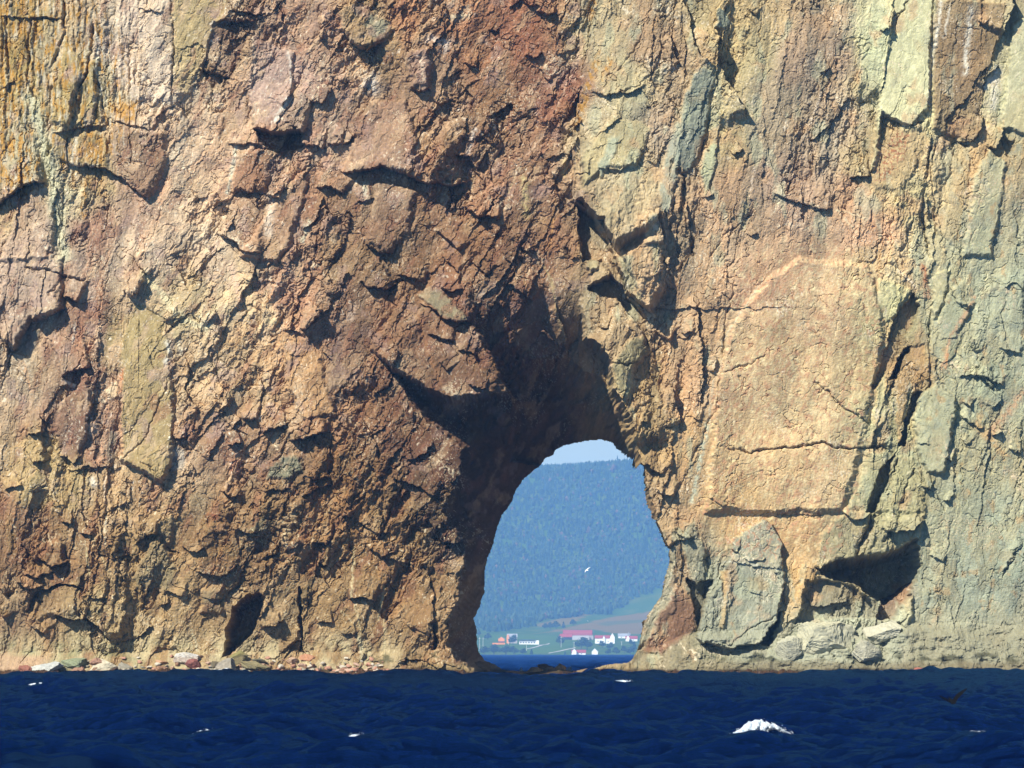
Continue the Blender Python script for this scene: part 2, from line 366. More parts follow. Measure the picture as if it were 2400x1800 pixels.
 ('G', [(100,440),(200,500),(300,470)], .6, 50), ('G', [(1700,300),(1820,260)], .5, 40), ('G', [(200,730),(290,800)], .6, 40), ('G', [(1900,560),(1960,600)], .4, 40), ('G', [(1060,510),(1200,540)], .4, 40), ('G', [(570,540),(640,560),(710,545)], .35, 40),
 ('H', [(570,60),(640,190),(700,215),(800,185)], 1.0, 60), ('H', [(40,572),(120,556),(215,590)], .75, 60), ('H', [(580,880),(600,760),(600,560),(560,380)], .45, 50), ('H', [(160,220),(280,300),(440,330)], .5, 50), ('H', [(360,540),(440,740),(570,800)], .25, 40),
 ('H', [(0,780),(90,790)], .4, 40), ('H', [(100,60),(240,140),(330,120)], .4, 50), ('H', [(260,300),(360,250)], .4, 40), ('H', [(0,40),(80,30)], .5, 40), ('H', [(2060,130),(2120,230)], .6, 40), ('H', [(2170,120),(2212,200)], .6, 40),
 ('I', [(30,190),(60,150)], .5, 30), ('I', [(1020,0),(1110,60),(1170,40),(1230,-10)], .6, 50), ('I', [(1270,90),(1380,140),(1480,120),(1570,40)], .9, 60), ('I', [(290,240),(350,260)], .5, 30), ('I', [(860,340),(900,400),(1000,430)], .5, 40),
 ('I', [(820,590),(880,610),(980,600),(1080,560)], .7, 50), ('I', [(1600,280),(1690,330)], .3, 30), ('I', [(300,310),(420,350),(660,370)], .25, 40), ('I', [(380,300),(430,330),(540,290)], .3, 40), ('I', [(420,520),(520,540)], .2, 30), ('I', [(640,710),(760,690),(840,560)], .25, 40),
 ('I', [(2080,410),(2160,260),(2212,190)], .25, 30), ('I', [(600,2),(750,20),(900,10)], .12, 40), ('I', [(120,830),(200,860),(330,850)], .3, 30),
]
for tl, pts, dh, reach in LEDGES:
    q = tp(tl, pts)
    idx = bbox(q, reach + 6)
    d, sd, al = dline(WX[idx], WY[idx], q)
    tap = sst(0, 0.14, al) * sst(1, 0.86, al)
    g = np.where(sd > 0, np.clip(1 - d / reach, 0, 1) ** 0.9, -0.25 * np.exp(-d / 10)) * tap
    P[idx] += 1.15 * dh * g

# ---- slabs: (tile, polygon, raise m, edge px, roughness factor, colour or None, colour strength)
COLR = []
SLABS = [
 # broad right-hand wing of upright beds stands proud of the red core
 ('C', [(1375,-60),(1620,-60),(1590,700),(1470,820),(1290,735),(1255,1090),(1220,1100),(1280,600)], .55, 4, .25, (203,200,152), .85),
 ('C', [(1640,0),(2080,20),(2060,240),(1950,520),(1930,860),(1880,910),(1620,840)], .45, 4, .8, (150,122,84), .75),
 ('C', [(2140,160),(2300,60),(2300,900),(2070,830),(2080,700)], .5, 5, .3, (199,194,150), .8),
 ('C', [(2060,900),(2160,905),(2130,1020),(2075,950)], -.6, 4, .5, (120,120,100), .6),
 ('C', [(90,460),(140,460),(190,480),(170,760),(110,1000),(30,1110),(0,1110),(-60,1060),(10,640)], .4, 5, .35, (140,146,130), .85),
 ('C', [(205,195),(260,190),(330,160),(280,90),(240,60),(225,100)], .35, 4, .3, (150,160,142), .8),
 ('C', [(110,1060),(220,860),(210,1100),(150,1280)], .25, 5, .4, (180,186,145), .7),
 ('C', [(1880,1150),(1990,960),(2100,1050),(2000,1659),(1820,1659),(1880,1300)], .35, 6, .5, (185,190,155), .75),
 ('C', [(1620,860),(1740,920),(1850,1130),(1780,1600),(1640,1480),(1600,1150)], .25, 6, .6, (196,178,132), .7),
 ('C', [(1240,860),(1590,830),(1590,930),(1400,1260),(1220,1210)], .1, 8, .4, (186,160,110), .7),
 ('A', [(1120,-40),(1500,-40),(1400,200),(1300,380),(1215,610),(1115,560)], .15, 6, .5, (190,160,105), .75),
 ('A', [(760,-40),(1115,-40),(1110,660),(850,660),(750,450)], .2, 8, .7, (222,192,166), .75),
 ('A', [(1390,150),(1640,140),(1530,470),(1370,560),(1300,440)], -.35, 6, 1.4, (128,96,76), .75),
 ('A', [(1640,230),(1900,330),(1900,600),(1800,790),(1640,830),(1610,600)], .3, 6, .5, (180,146,130), .7),
 ('A', [(1460,560),(1620,240),(1650,300),(1590,800),(1420,920)], .2, 6, .5, (190,150,112), .6),
 ('A', [(330,800),(420,240),(540,400),(470,640),(440,820)], .35, 5, .5, (180,150,82), .8),
 ('A', [(500,800),(560,420),(640,380),(610,700),(590,790)], .3, 5, .5, (178,150,84), .7),
 ('A', [(370,880),(680,840),(700,1080),(440,1070),(360,1000)], .3, 6, .5, (176,145,88), .75),
 ('A', [(720,800),(1060,860),(1080,1060),(960,1290),(780,1130),(730,1000)], .4, 7, 1.0, (150,116,88), .7),
 ('A', [(40,1640),(120,1290),(320,1190),(360,1500),(330,1680),(0,1700)], .4, 6, .5, (184,150,126), .7),
 ('A', [(1640,980),(1760,960),(1720,1240),(1500,1230),(1540,980)], .3, 6, .6, (158,112,80), .6),
 ('A', [(1560,1659),(1800,1280),(2000,1080),(1960,1320),(1860,1600),(1800,1700)], .5, 6, .6, (172,132,98), .6),
 ('A', [(1650,850),(1940,850),(1960,940),(1780,985),(1690,930)], -1.2, 5, .8, (110,74,58), .6),
 ('B', [(0,40),(160,60),(330,190),(250,290),(120,320),(0,190)], .5, 6, .5, (170,140,100), .7),
 ('B', [(180,90),(310,140),(300,260),(200,260),(150,170)], .02, 6, .6, (158,158,134), .75),
 ('B', [(1560,1020),(1760,760),(2010,830),(1920,1080),(1700,1100),(1560,1240)], .45, 6, .6, (182,166,116), .6),
 ('B', [(1660,1090),(1740,900),(1800,880),(1740,1080),(1680,1180)], .1, 5, .5, (160,168,146), .7),
 ('B', [(2060,1270),(2120,900),(2190,780),(2180,1160),(2120,1390),(2060,1380)], .25, 5, .4, (158,162,144), .75),
 ('B', [(430,340),(560,330),(590,560),(450,570)], .5, 8, .8, (168,128,110), .6),
 ('B', [(60,950),(200,660),(420,640),(480,900),(450,1120),(250,1080),(90,1110)], .35, 8, .6, (172,134,112), .55),
 ('B', [(150,1560),(240,1160),(480,1240),(430,1500),(300,1640)], .45, 8, .7, (166,126,100), .5),
 ('B', [(500,870),(560,840),(600,920),(540,1060),(480,960)], .05, 6, .5, (186,140,92), .6),
 ('B', [(1530,1310),(1640,1410),(1720,1540),(1790,1700),(1560,1700)], -1.8, 5, .8, (120,112,92), .5),
 ('D', [(800,520),(880,280),(1080,400),(1100,700),(1130,1040),(1120,1330),(1060,1470),(800,1330),(790,900)], .45, 6, .35, (174,148,94), .85),
 ('D', [(390,960),(580,790),(600,980),(520,1280),(470,1335),(390,1280),(360,1100)], .35, 6, .4, (140,104,80), .8),
 ('D', [(1820,500),(1990,540),(2060,640),(2170,1030),(1960,1060),(1880,860)], .4, 6, .35, (198,150,98), .8),
 ('D', [(0,20),(400,0),(400,320),(290,420),(190,410),(90,600),(0,480)], .35, 7, .5, (182,150,128), .7),
 ('D', [(130,640),(210,480),(260,470),(230,600),(180,690)], .05, 5, .5, (142,138,126), .7),
 ('D', [(195,420),(420,350),(330,480),(200,680),(90,610)], -.5, 5, .7, None, 0),
 ('D', [(1720,1380),(1820,1290),(1960,1310),(1970,1410),(1880,1450),(1730,1440)], .45, 6, .8, (120,122,104), .85),
 ('D', [(2110,640),(2212,480),(2212,820),(2140,900)], .1, 8, .7, (126,98,92), .7),
 ('D', [(720,1140),(780,1140),(750,1330),(690,1330)], .05, 5, .5, (140,132,116), .7),
 ('D', [(400,780),(490,830),(480,860),(410,830)], .3, 4, .5, (214,200,180), .9),
 ('D', [(680,870),(770,790),(760,920),(730,930)], .2, 4, .5, (228,196,156), .9),
 ('D', [(760,800),(810,700),(800,880),(770,920)], .05, 4, .6, (200,120,66), .8),
 ('D', [(810,110),(930,90),(940,160),(860,260),(800,220)], .6, 7, .7, (190,150,112), .7),
 ('D', [(700,575),(800,570),(770,740),(700,720)], .1, 5, .6, (206,166,128), .75),
 ('D', [(1110,1230),(1210,1240),(1200,1390),(1120,1400)], .1, 5, .6, (180,166,152), .8),
 ('D', [(560,1090),(640,1090),(620,1170),(560,1160)], .1, 5, .7, (216,180,152), .8),
 ('D', [(1560,1000),(1680,1010),(1680,1060),(1570,1050)], .25, 4, .6, (196,150,118), .7),
 ('D', [(1480,1330),(1560,1320),(1580,1400),(1480,1410)], .2, 6, .8, (180,116,86), .7),
 ('E', [(190,600),(400,270),(520,320),(860,450),(960,640),(1100,905),(880,915),(680,930),(480,830),(320,720)], 1.2, 10, .9, (152,114,84), .6),
 ('E', [(490,250),(560,200),(660,230),(830,430),(720,425),(640,400),(560,300)], .4, 5, .5, (158,152,122), .8),
 ('E', [(1590,30),(1680,20),(1660,80),(1600,110)], .6, 5, .5, (170,160,120), .6),
 ('E', [(1760,740),(1850,560),(1950,520),(1990,620),(1900,720),(1850,960),(1770,860)], .3, 6, .4, (164,154,112), .7),
 ('E', [(1590,210),(1750,120),(1960,360),(1990,560),(1900,420),(1780,260),(1700,260)], -1.6, 5, .8, (120,104,80), .5),
 ('E', [(1100,1460),(1190,1460)], 0, 5, 1, None, 0),
 ('F', [(240,700),(330,420),(560,140),(760,20),(1200,60),(1290,330),(1300,560),(1230,860),(1200,1060),(1110,1430),(1030,1659),(150,1659),(190,1250)], .5, 9, None, None, 0),
 ('F', [(1270,150),(1480,210),(1370,400),(1310,420),(1270,300)], .3, 5, .5, (205,196,142), .7),
 ('F', [(1500,235),(1370,400),(1300,640),(1220,870),(1260,860),(1400,640),(1540,330)], -.9, 4, .6, (134,116,84), .7),
 ('F', [(1440,600),(1340,800),(1380,795),(1475,590)], -1.6, 4, .6, (110,92,66), .6),
 ('F', [(1260,860),(1320,740),(1320,1060),(1230,1140)], .25, 4, .4, (190,182,134), .7),
 ('F', [(1470,600),(1570,560),(1570,780),(1460,880),(1430,1220),(1390,1210),(1380,820)], .1, 4, .5, (186,144,88), .75),
 ('F', [(1500,1010),(1560,870),(1650,830),(1770,920),(1740,1180),(1690,1420),(1580,1400),(1520,1220)], .7, 6, .35, (184,184,150), .8),
 ('F', [(1490,890),(1560,870),(1500,1010),(1440,1230),(1400,1230),(1440,1100)], -1.4, 5, .7, (100,94,76), .6),
 ('F', [(1385,1270),(1290,1370),(1180,1659),(1255,1659),(1345,1420)], -1.4, 4, .7, (110,98,72), .6),
 ('F', [(1390,1290),(1500,1300),(1580,1500),(1560,1659),(1260,1659),(1350,1440)], .3, 6, .9, (172,160,114), .8),
 ('F', [(1190,1270),(1350,1260),(1180,1650),(1050,1650),(1150,1480)], .15, 6, .7, (172,164,122), .8),
 ('F', [(1200,1080),(1330,1060),(1370,1220),(1150,1240)], .15, 6, .8, (178,168,124), .8),
 ('F', [(1660,430),(1740,220),(1860,380),(1760,520),(1680,540)], .3, 5, .3, (176,180,150), .8),
 ('F', [(1650,120),(1740,80),(1700,300),(1630,420),(1610,300)], .3, 5, .4, (194,188,146), .7),
 ('F', [(1900,320),(2000,180),(2212,170),(2212,640),(2040,590),(1880,520)], .15, 8, .7, (178,182,156), .7),
 ('G', [(290,520),(380,468),(480,480),(570,540),(560,640),(370,670),(190,700),(210,600)], .45, 8, .7, (166,132,92), .6),
 ('G', [(870,420),(980,180),(1080,200),(1150,440),(1100,520),(940,500),(870,490)], .3, 8, .6, (150,134,104), .7),
 ('G', [(1040,60),(1110,20),(1160,80),(1100,160),(1030,150)], .2, 6, .7, (150,142,116), .6),
 ('G', [(1310,500),(1440,490),(1440,650),(1300,660)], .4, 7, .8, (160,140,112), .6),
 ('G', [(1350,80),(1460,70),(1460,130),(1380,140)], .25, 5, .7, (200,146,106), .7),
 ('G', [(1330,0),(1430,0),(1420,60),(1350,60)], .1, 5, .8, (150,76,50), .7),
 ('G', [(1700,20),(1780,60),(1740,130),(1620,120)], .2, 6, .7, (128,124,104), .6),
 ('G', [(1880,190),(1980,180),(1980,270),(1890,270)], .3, 6, .7, (190,146,112), .7),
 ('G', [(1940,480),(1965,560),(1950,900),(1935,900),(1940,640)], -1.2, 3, .8, None, 0),
 ('H', [(360,420),(480,370),(600,620),(580,800),(450,740),(340,560)], .3, 8, .5, (166,124,82), .6),
 ('H', [(600,340),(790,300),(740,600),(690,700),(640,820),(600,700)], .35, 8, .6, (160,122,80), .5),
 ('H', [(2090,350),(2180,430),(2160,640),(1990,820),(1900,900),(1930,800),(1960,690),(2040,600)], .2, 5, .5, (168,162,136), .7),
 ('H', [(2180,480),(2290,560),(2300,760),(2060,920),(1950,900),(2050,680)], .3, 6, .7, (140,88,62), .75),
 ('I', [(95,800),(150,590),(290,380),(300,250),(330,180),(420,120),(520,55),(580,80),(640,200),(655,400),(640,560),(600,700),(510,850),(300,880),(120,850)], 1.3, 6, .6, (158,156,134), .9),
 ('I', [(240,380),(300,370),(280,560),(270,760),(230,750),(260,560)], .02, 4, .6, (186,148,84), .7),
 ('I', [(400,430),(500,410),(560,460),(540,510),(410,510)], .02, 5, .6, (178,146,92), .6),
 ('I', [(640,640),(600,760),(560,880),(510,850),(600,700)], -2.2, 4, .6, None, 0),
 ('I', [(0,60),(90,100),(180,430),(130,560),(70,480),(20,300)], .3, 5, .8, (156,154,128), .7),
 ('I', [(20,420),(90,470),(190,440),(150,570),(100,760),(70,620)], -1.3, 4, .7, (90,82,66), .6),
 ('I', [(660,330),(900,420),(780,520),(700,800),(600,820),(650,600)], .1, 8, .6, (196,154,92), .7),
 ('I', [(800,440),(1020,450),(1270,580),(1270,690),(900,700),(740,720)], -.9, 8, .8, (136,120,92), .8),
 ('I', [(860,350),(900,150),(1010,20),(1240,0),(1100,290)], .3, 7, .8, (166,154,114), .75),
 ('I', [(1240,90),(1560,0),(1530,180),(1280,270),(1140,290)], .4, 7, .9, (170,158,118), .75),
 ('I', [(1280,610),(1500,440),(1480,540),(1350,700),(1260,700)], -2.4, 6, .6, (140,92,66), .8),
 ('I', [(1370,700),(1490,540),(1500,600),(1440,750)], .5, 5, .4, (206,196,148), .8),
]
q = tp('B', [(1700,-200),(1640,60),(1590,330),(1500,850),(1505,1110),(1490,1290),(1640,1400),(1800,1640),(1960,2000),(4600,2000),(4600,-200)])
d, sd, al = dline(WX, WY, q[:9])
P += 1.25 * np.where(inpoly(WX, WY, q), sst(-2, 4, d), 0) * sst(1950, 1500, X) * sst(800, 600, Y)
PR = P.copy()
for tl, pts, dh, edge, rf, col, cs in SLABS:
    if len(pts) < 3: continue
    q = tp(tl, pts)
    idx = bbox(q, edge * 2)
    d, _, _ = dline(WX[idx], WY[idx], q, True)
    ins = inpoly(WX[idx], WY[idx], q)
    edge *= 1.9 if abs(dh) < .8 else 1.0
    w = sst(-edge * 0.4, edge * 0.6, np.where(ins, d, -d))
    if 0 < dh < .7: dh *= 1.15
    P[idx] += dh * w
    if col is not None: COLR.append((idx, w, col, cs))
    if rf is not None and rf < 1:      # plane the slab down towards its own mean plane
        ii = idx[ins]
        if len(ii) > 50:
            A = np.stack([X[ii], Y[ii], np.ones(len(ii))], 1).astype(np.float64)
            sol, *_ = np.linalg.lstsq(A[::7], P[ii][::7].astype(np.float64), rcond=None)
            tg = np.random.RandomState(int(abs(q[0][0] * 7 + q[0][1] * 13))).uniform(-.0065, .0065, 2)
            plane = (X[idx] * sol[0] + Y[idx] * sol[1] + sol[2] + tg[0] * (X[idx] - X[ii].mean()) + tg[1] * (Y[idx] - Y[ii].mean())).astype(F32)
            P[idx] += (plane - P[idx]) * (1 - rf) * 0.95 * w

# ---- cracks (thin dark) and veins (thin pale, colour only)
CRACKS = [
 ('F', [(310,1250),(450,1270),(600,1250),(750,1240),(920,1205),(985,1247),(1100,1247),(1350,1230)], .5, 2.4), ('F', [(870,810),(960,910),(1060,990),(1190,1070)], .3, 2),
 ('F', [(250,750),(400,710),(540,650)], .25, 1.8), ('C', [(1370,100),(1440,50),(1455,0)], .35, 1.8), ('C', [(1380,230),(1400,90)], .3, 1.6), ('C', [(1290,730),(1400,790),(1500,818),(1560,790)], .4, 2.2),
 ('A', [(1112,0),(1118,300),(1108,700)], .35, 2), ('A', [(850,1060),(840,700),(830,300)], .3, 1.6), ('A', [(200,120),(420,120)], .3, 2), ('A', [(330,560),(310,860),(320,1000)], .4, 3),
 ('A', [(420,20),(410,230),(330,470)], .5, 3.4), ('A', [(190,130),(180,520),(230,640)], .5, 3), ('A', [(40,100),(50,500)], .5, 3), ('A', [(120,130),(110,520)], .4, 2.6), ('A', [(620,430),(660,700),(690,800)], .4, 2.4),
 ('A', [(500,600),(560,460),(590,300),(600,160)], .6, 3), ('D', [(180,85),(300,95),(400,130),(560,160)], .45, 2.4), ('D', [(410,0),(400,150),(330,260)], .35, 2), ('D', [(800,1330),(940,1200),(1000,1040),(1110,780)], .35, 2),
 ('D', [(930,1340),(1060,1450),(1180,1480)], .35, 2), ('F', [(1610,850),(1600,500),(1620,300)], .5, 2.6), ('F', [(1700,1640),(1640,1520),(1600,1400)], .3, 2), ('F', [(60,1320),(220,1000),(280,400),(330,200)], .35, 2.4),
 ('F', [(1300,1560),(1400,1320)], .5, 2), ('F', [(1420,1600),(1500,1380)], .4, 2), ('I', [(1120,290),(1180,160),(1230,0)], .7, 3), ('I', [(300,860),(430,760),(620,660)], .25, 2), ('I', [(1310,190),(1360,130)], .7, 4),
 ('C', [(440,1400),(300,1500),(180,1659)], .3, 2), ('C', [(0,1130),(10,1400),(60,1659)], .5, 3), ('C', [(1600,1659),(1560,1400),(1600,960)], .5, 3), ('C', [(1640,950),(1610,1100),(1640,1500)], .35, 2),
 ('B', [(2080,360),(2090,420),(1940,560),(1800,610)], .35, 2), ('B', [(2060,240),(2090,330)], .4, 2), ('B', [(1790,460),(1900,330),(1960,180)], .25, 2), ('E', [(1770,720),(1850,720),(1920,680)], .4, 2), ('E', [(1770,830),(1800,900),(1850,860)], .35, 2),
 ('I', [(2080,410),(2160,250),(2212,190)], .35, 2), ('I', [(960,940),(860,760),(880,720)], .3, 2), ('I', [(1400,740),(1450,670)], .4, 2), ('H', [(0,900),(180,820),(120,700)], .15, 1.6),
]
for tl, pts, dp, wd in CRACKS:
    q = tp(tl, pts); idx = bbox(q, wd * 4)
    d, _, al = dline(WX[idx], WY[idx], q)
    P[idx] -= dp * np.exp(-(d / wd) ** 2) * (0.5 + 0.5 * sst(-.3, .3, gn(X[idx] / 30, Y[idx] / 30, 201)))

# ---- caves
def cave(q, depth, edge, px=1.0):
    idx = bbox(q, 10)
    d, _, _ = dline(WX[idx], WY[idx], q, True)
    ins = inpoly(WX[idx], WY[idx], q)
    P[idx] -= depth * np.where(ins, np.clip(d / edge, 0, 1) ** px, 0)
cave(tp('G', [(1455,940),(1462,760),(1500,620),(1590,545),(1680,515),(1710,560),(1690,640),(1665,740),(1610,820),(1540,880),(1490,925)]), 6.5, 16, .6)
cave(tp('I', [(850,365),(960,325),(1100,285),(1280,272),(1440,212),(1525,170),(1540,260),(1565,350),(1505,440),(1440,520),(1340,612),(1280,600),(1200,540),(1140,480),(1020,452),(930,420)]), 8.0, 30, .55)
cave(tp('H', [(588,900),(596,740),(612,740),(615,900)]), 1.6, 6)

# ---- wave-cut foot: ledge and shelf run out under the water
footL = 1528 + 6 * fbm(X / 90, Y * 0, 3, 301) + np.where(X > 900, -6, 0)
footR = 1478 - 18 * sst(1900, 2250, X) + 16 * fbm(X / 120, Y * 0, 3, 302)
wR = sst(1500, 1640, X)
foot = footL * (1 - wR) + footR * wR
below = np.clip(Y - foot, 0, 400) * S
slope = 1.35 * (1 - wR) + 0.95 * wR
shelf = slope * below * (1 + 0.25 * fbm(X / 70, Y / 40, 3, 303))
flat = sst(0, 0.9, below)
P -= flat * 0.45 * (PR - fbm(X / 210, Y / 260, 3, 2)) * 0.6
P += shelf + flat * ((0.28 + .2 * wR) * fbm(X / 36, Y / 20, 4, 304) + wR * 0.75 * fbm(X / 105, Y / 52, 3, 306) + wR * 0.35 * tri(WX / 70, WY / 40, 307) + 0.12 * rmf(X / 22, Y / 12, 3, 305))

# ---- the red core leans out over the arch: it sweeps back and down into the vault
q = tp('E', [(850,440),(940,560),(1010,730),(1105,905),(1100,1300),(1900,1300),(1760,860),(1745,700),(1680,590),(1590,520),(1560,260),(1480,-40),(1150,-160),(880,60)])
d, _, _ = dline(WX, WY, q, True)
P -= 6.0 * sst(655, 905, Y + 0.12 * (X - 1250)) ** 1.2 * np.where(inpoly(WX, WY, q), sst(-2, 9, d), 0) 
# ---- the sea arch
HOLE = tp('E', [(1062,1659),(1110,1590),(1130,1520),(1200,1430),(1280,1370),(1330,1300),(1375,1285),(1390,1250),(1440,1225),(1500,1210),(1600,1190),(1700,1183),(1760,1190),(1820,1230),(1870,1265),(1910,1282),(1920,1340),(1955,1385),(1960,1480),(1985,1600)]) + \
       tp('H', [(2020,20),(2060,100),(2085,170),(2125,240),(2130,330),(2090,480),(2070,545),(2040,590),(1985,660),(1950,710),(1930,810),(1890,900),(1850,940),(1820,965),(1700,972),(1640,990),(1560,1020),(1490,1022),(1440,1010),(1370,995),(1310,1000),(1260,1015),(1210,1020),(1150,1027),(1100,1027),(1040,1008),(990,975),(930,950),(890,900),(880,850),(878,760),(862,690),(895,620),(928,530),(930,400),(950,300),(985,215),(1010,110),(1040,30)])
BACK = 19.0
# the left and upper rims lie at the back of the passage: undo their perspective shrink
kk = (CAMD + BACK) / CAMD
def backrim(p):
    x, y = p
    w = sst(1545, 1440, np.float64(x)) if y > 1090 else sst(1520, 1400, np.float64(x))
    k = 1 + (kk - 1) * float(w)
    if y > 1535: return (CX + (x - CX) * k, y + 4)
    return (CX + (x - CX) * k, HOR + (y - HOR) * k)
HOLE = [backrim(p) for p in HOLE]
MOUTH = tp('E', [(640,1659),(770,1440),(770,1300),(800,1240),(560,1080),(420,900),(330,735),(500,840),(680,935),(880,920),(1105,905),(1010,735),(950,570),(1030,560),(1180,640),(1300,650),(1440,640),(1500,640),(1590,720),(1680,760),(1755,850),(1850,1000),(1895,1160),(1925,1290),(1950,1385)]) + \
        tp('H', [(2025,20),(2085,170),(2140,330),(2090,480),(1990,655),(1935,810),(1890,905),(1830,960),(1700,980),(1640,1010),(1560,1085),(1100,1100),(900,1090),(830,1020),(720,930),(680,860),(690,820),(700,710),(745,600),(775,450),(800,300),(800,200),(740,100)])
idx = bbox(HOLE + MOUTH, 12)
hx = X[idx] + 2.6 * fbm(X[idx] / 16, Y[idx] / 16, 3, 401) ; hy = Y[idx] + 2.6 * fbm(X[idx] / 16, Y[idx] / 16, 3, 402)
inh = inpoly(hx, hy, HOLE)
dh_, _, _ = dline(hx, hy, HOLE, True)
inm = inpoly(WX[idx], WY[idx], MOUTH) | inh
dm_, _, _ = dline(WX[idx], WY[idx], MOUTH, True)
t = np.where(inm, dm_ / (dm_ + dh_ + 1e-3), 0)
t = np.where(inh, 1, t)
slopeP = 0.7 * t ** 0.7 + 0.3 * t * t
P[idx] = P[idx] * (1 - 0.55 * t) - BACK * slopeP * (1 - 0.72 * sst(1470, 1530, hx) * sst(1090, 1130, hy)) + 2.2 * t * (1 - t) * (tri(hx / 60, hy / 34, 411) + 0.6 * tri(hx / 24, hy / 16, 412) + 0.4 * fbm(hx / 14, hy / 9, 3, 413)) * sst(1400, 1250, hy)
hole = np.zeros(X.shape, bool); hole[idx] = inh
inside_t = np.zeros(X.shape, F32); inside_t[idx] = t

# fold the outer edges back so that the rock is solid
Pg = P.reshape(NR, NC)
Pg[:, 0] = -30; Pg[:, -1] = -30; Pg[0, :] = -30
P = Pg.ravel()
print('relief', round(time.time() - T00, 1))

# ------------------------------------------------------------------ rock colour (albedo per vertex)
CP = [ # photo x, y, sRGB as lit, darker in the arch vault
 (30,60,188,150,80),(60,200,180,150,80),(150,120,190,165,125),(110,330,190,172,135),(40,480,180,150,110),(200,200,186,160,115),(300,100,214,185,158),(350,180,226,198,170),
 (440,90,194,166,112),(560,110,160,125,98),(660,180,184,148,132),(760,80,180,140,112),(860,60,172,136,100),(980,40,168,118,88),(1100,110,170,112,82),(1250,60,156,98,76),
 (1300,220,152,98,80),(1150,250,156,112,84),(1000,200,172,130,106),(900,330,170,126,98),(760,300,176,140,114),(620,380,172,126,94),(480,330,196,160,128),(360,300,200,168,138),
 (470,450,206,172,138),(330,420,170,130,104),(220,380,180,148,98),(140,470,192,176,140),(80,600,186,154,130),(250,560,158,118,96),(330,600,204,168,136),(480,600,214,180,146),
 (600,560,186,140,104),(720,480,170,128,98),(880,480,166,122,96),(1050,420,162,114,88),(1200,430,158,110,88),(1280,560,158,110,86),(1100,600,154,108,82),(960,620,156,112,84),
 (820,600,164,122,92),(700,660,182,136,102),(560,700,212,180,136),(420,700,204,176,130),(300,780,180,150,98),(200,760,150,106,82),(90,760,176,140,112),(60,900,190,158,124),
 (170,940,140,102,82),(240,980,172,130,100),(460,880,196,160,118),(580,860,190,152,108),(680,840,196,148,98),(760,800,170,126,98),(860,760,160,118,86),(780,960,168,126,88),
 (640,1060,160,122,88),(500,1040,172,132,98),(420,1150,188,152,110),(300,1180,176,140,96),(120,1120,182,150,96),(60,1260,162,118,84),(200,1300,164,122,84),(340,1300,172,138,94),
 (520,1250,156,116,78),(680,1250,152,112,72),(820,1180,164,120,78),(900,1300,168,126,82),(1000,1350,164,124,82),(760,1400,164,128,86),(600,1430,170,134,96),(420,1420,176,142,100),
 (250,1440,180,150,108),(60,1420,178,140,106),(1000,1000,128,88,62),(1150,900,108,74,54),(1250,960,104,72,54),(1100,1080,104,72,52),(1060,1250,104,74,54),(1200,760,150,108,84),(1100,720,150,106,80),  # arch vault points darkened: the vault's shade is put into the rock colour
 (1400,60,190,172,118),(1460,200,190,178,124),(1420,350,188,170,118),(1480,480,182,164,112),(1420,640,176,152,100),(1430,800,176,148,94),(1480,900,176,142,92),(1500,1050,182,144,92),
 (1560,120,176,150,104),(1560,300,168,150,112),(1560,520,174,150,104),(1600,700,186,150,112),(1600,900,186,146,106),(1560,1000,186,150,100),(1570,1150,170,136,94),(1560,1300,160,130,94),
 (1660,80,186,160,110),(1740,140,190,166,116),(1700,280,182,160,112),(1800,260,190,160,124),(1900,150,182,150,120),(1920,330,190,162,132),(1860,430,184,148,120),(1720,480,188,152,116),(1960,480,190,148,112),
 (2000,560,200,156,118),(2120,120,200,198,150),(2120,260,196,190,142),(2080,360,182,156,108),(2250,150,148,120,84),(2370,200,194,188,144),(2240,400,196,170,122),(2150,470,190,178,130),
 (1800,640,206,162,122),(1900,700,212,174,128),(1800,850,216,180,130),(1900,950,218,184,132),(1780,1080,214,176,122),(1720,1200,206,166,108),(1900,1150,212,176,126),(1850,1280,206,164,108),
 (2020,640,206,178,130),(2080,760,176,160,112),(2120,860,184,148,96),(2100,1000,186,172,124),(2200,620,190,184,146),(2300,560,184,184,152),(2370,700,176,182,156),(2280,800,182,180,146),(2220,980,180,182,150),
 (2360,900,174,178,150),(2300,1060,186,176,138),(2240,1200,180,178,146),(2350,1250,172,176,150),(2300,1400,166,170,148),(2200,1420,170,172,148),(2100,1180,174,164,120),(2020,1300,160,146,108),
 (1680,1350,158,156,134),(1960,1480,176,170,140),(2100,1530,160,154,126),(1700,1530,156,146,114),(2350,1520,158,154,130),(1560,1500,160,140,106),
]
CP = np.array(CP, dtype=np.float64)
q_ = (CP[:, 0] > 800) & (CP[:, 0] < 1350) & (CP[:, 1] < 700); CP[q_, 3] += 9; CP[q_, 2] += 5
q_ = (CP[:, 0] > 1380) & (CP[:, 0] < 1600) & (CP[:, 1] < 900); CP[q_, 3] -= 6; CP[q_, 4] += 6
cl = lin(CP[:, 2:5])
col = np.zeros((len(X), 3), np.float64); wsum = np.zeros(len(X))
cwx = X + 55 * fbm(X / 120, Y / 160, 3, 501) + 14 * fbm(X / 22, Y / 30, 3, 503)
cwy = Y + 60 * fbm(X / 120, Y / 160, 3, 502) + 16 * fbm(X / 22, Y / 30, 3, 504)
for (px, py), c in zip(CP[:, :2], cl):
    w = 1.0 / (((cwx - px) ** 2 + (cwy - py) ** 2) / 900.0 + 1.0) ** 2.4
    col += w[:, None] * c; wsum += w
col /= wsum[:, None]
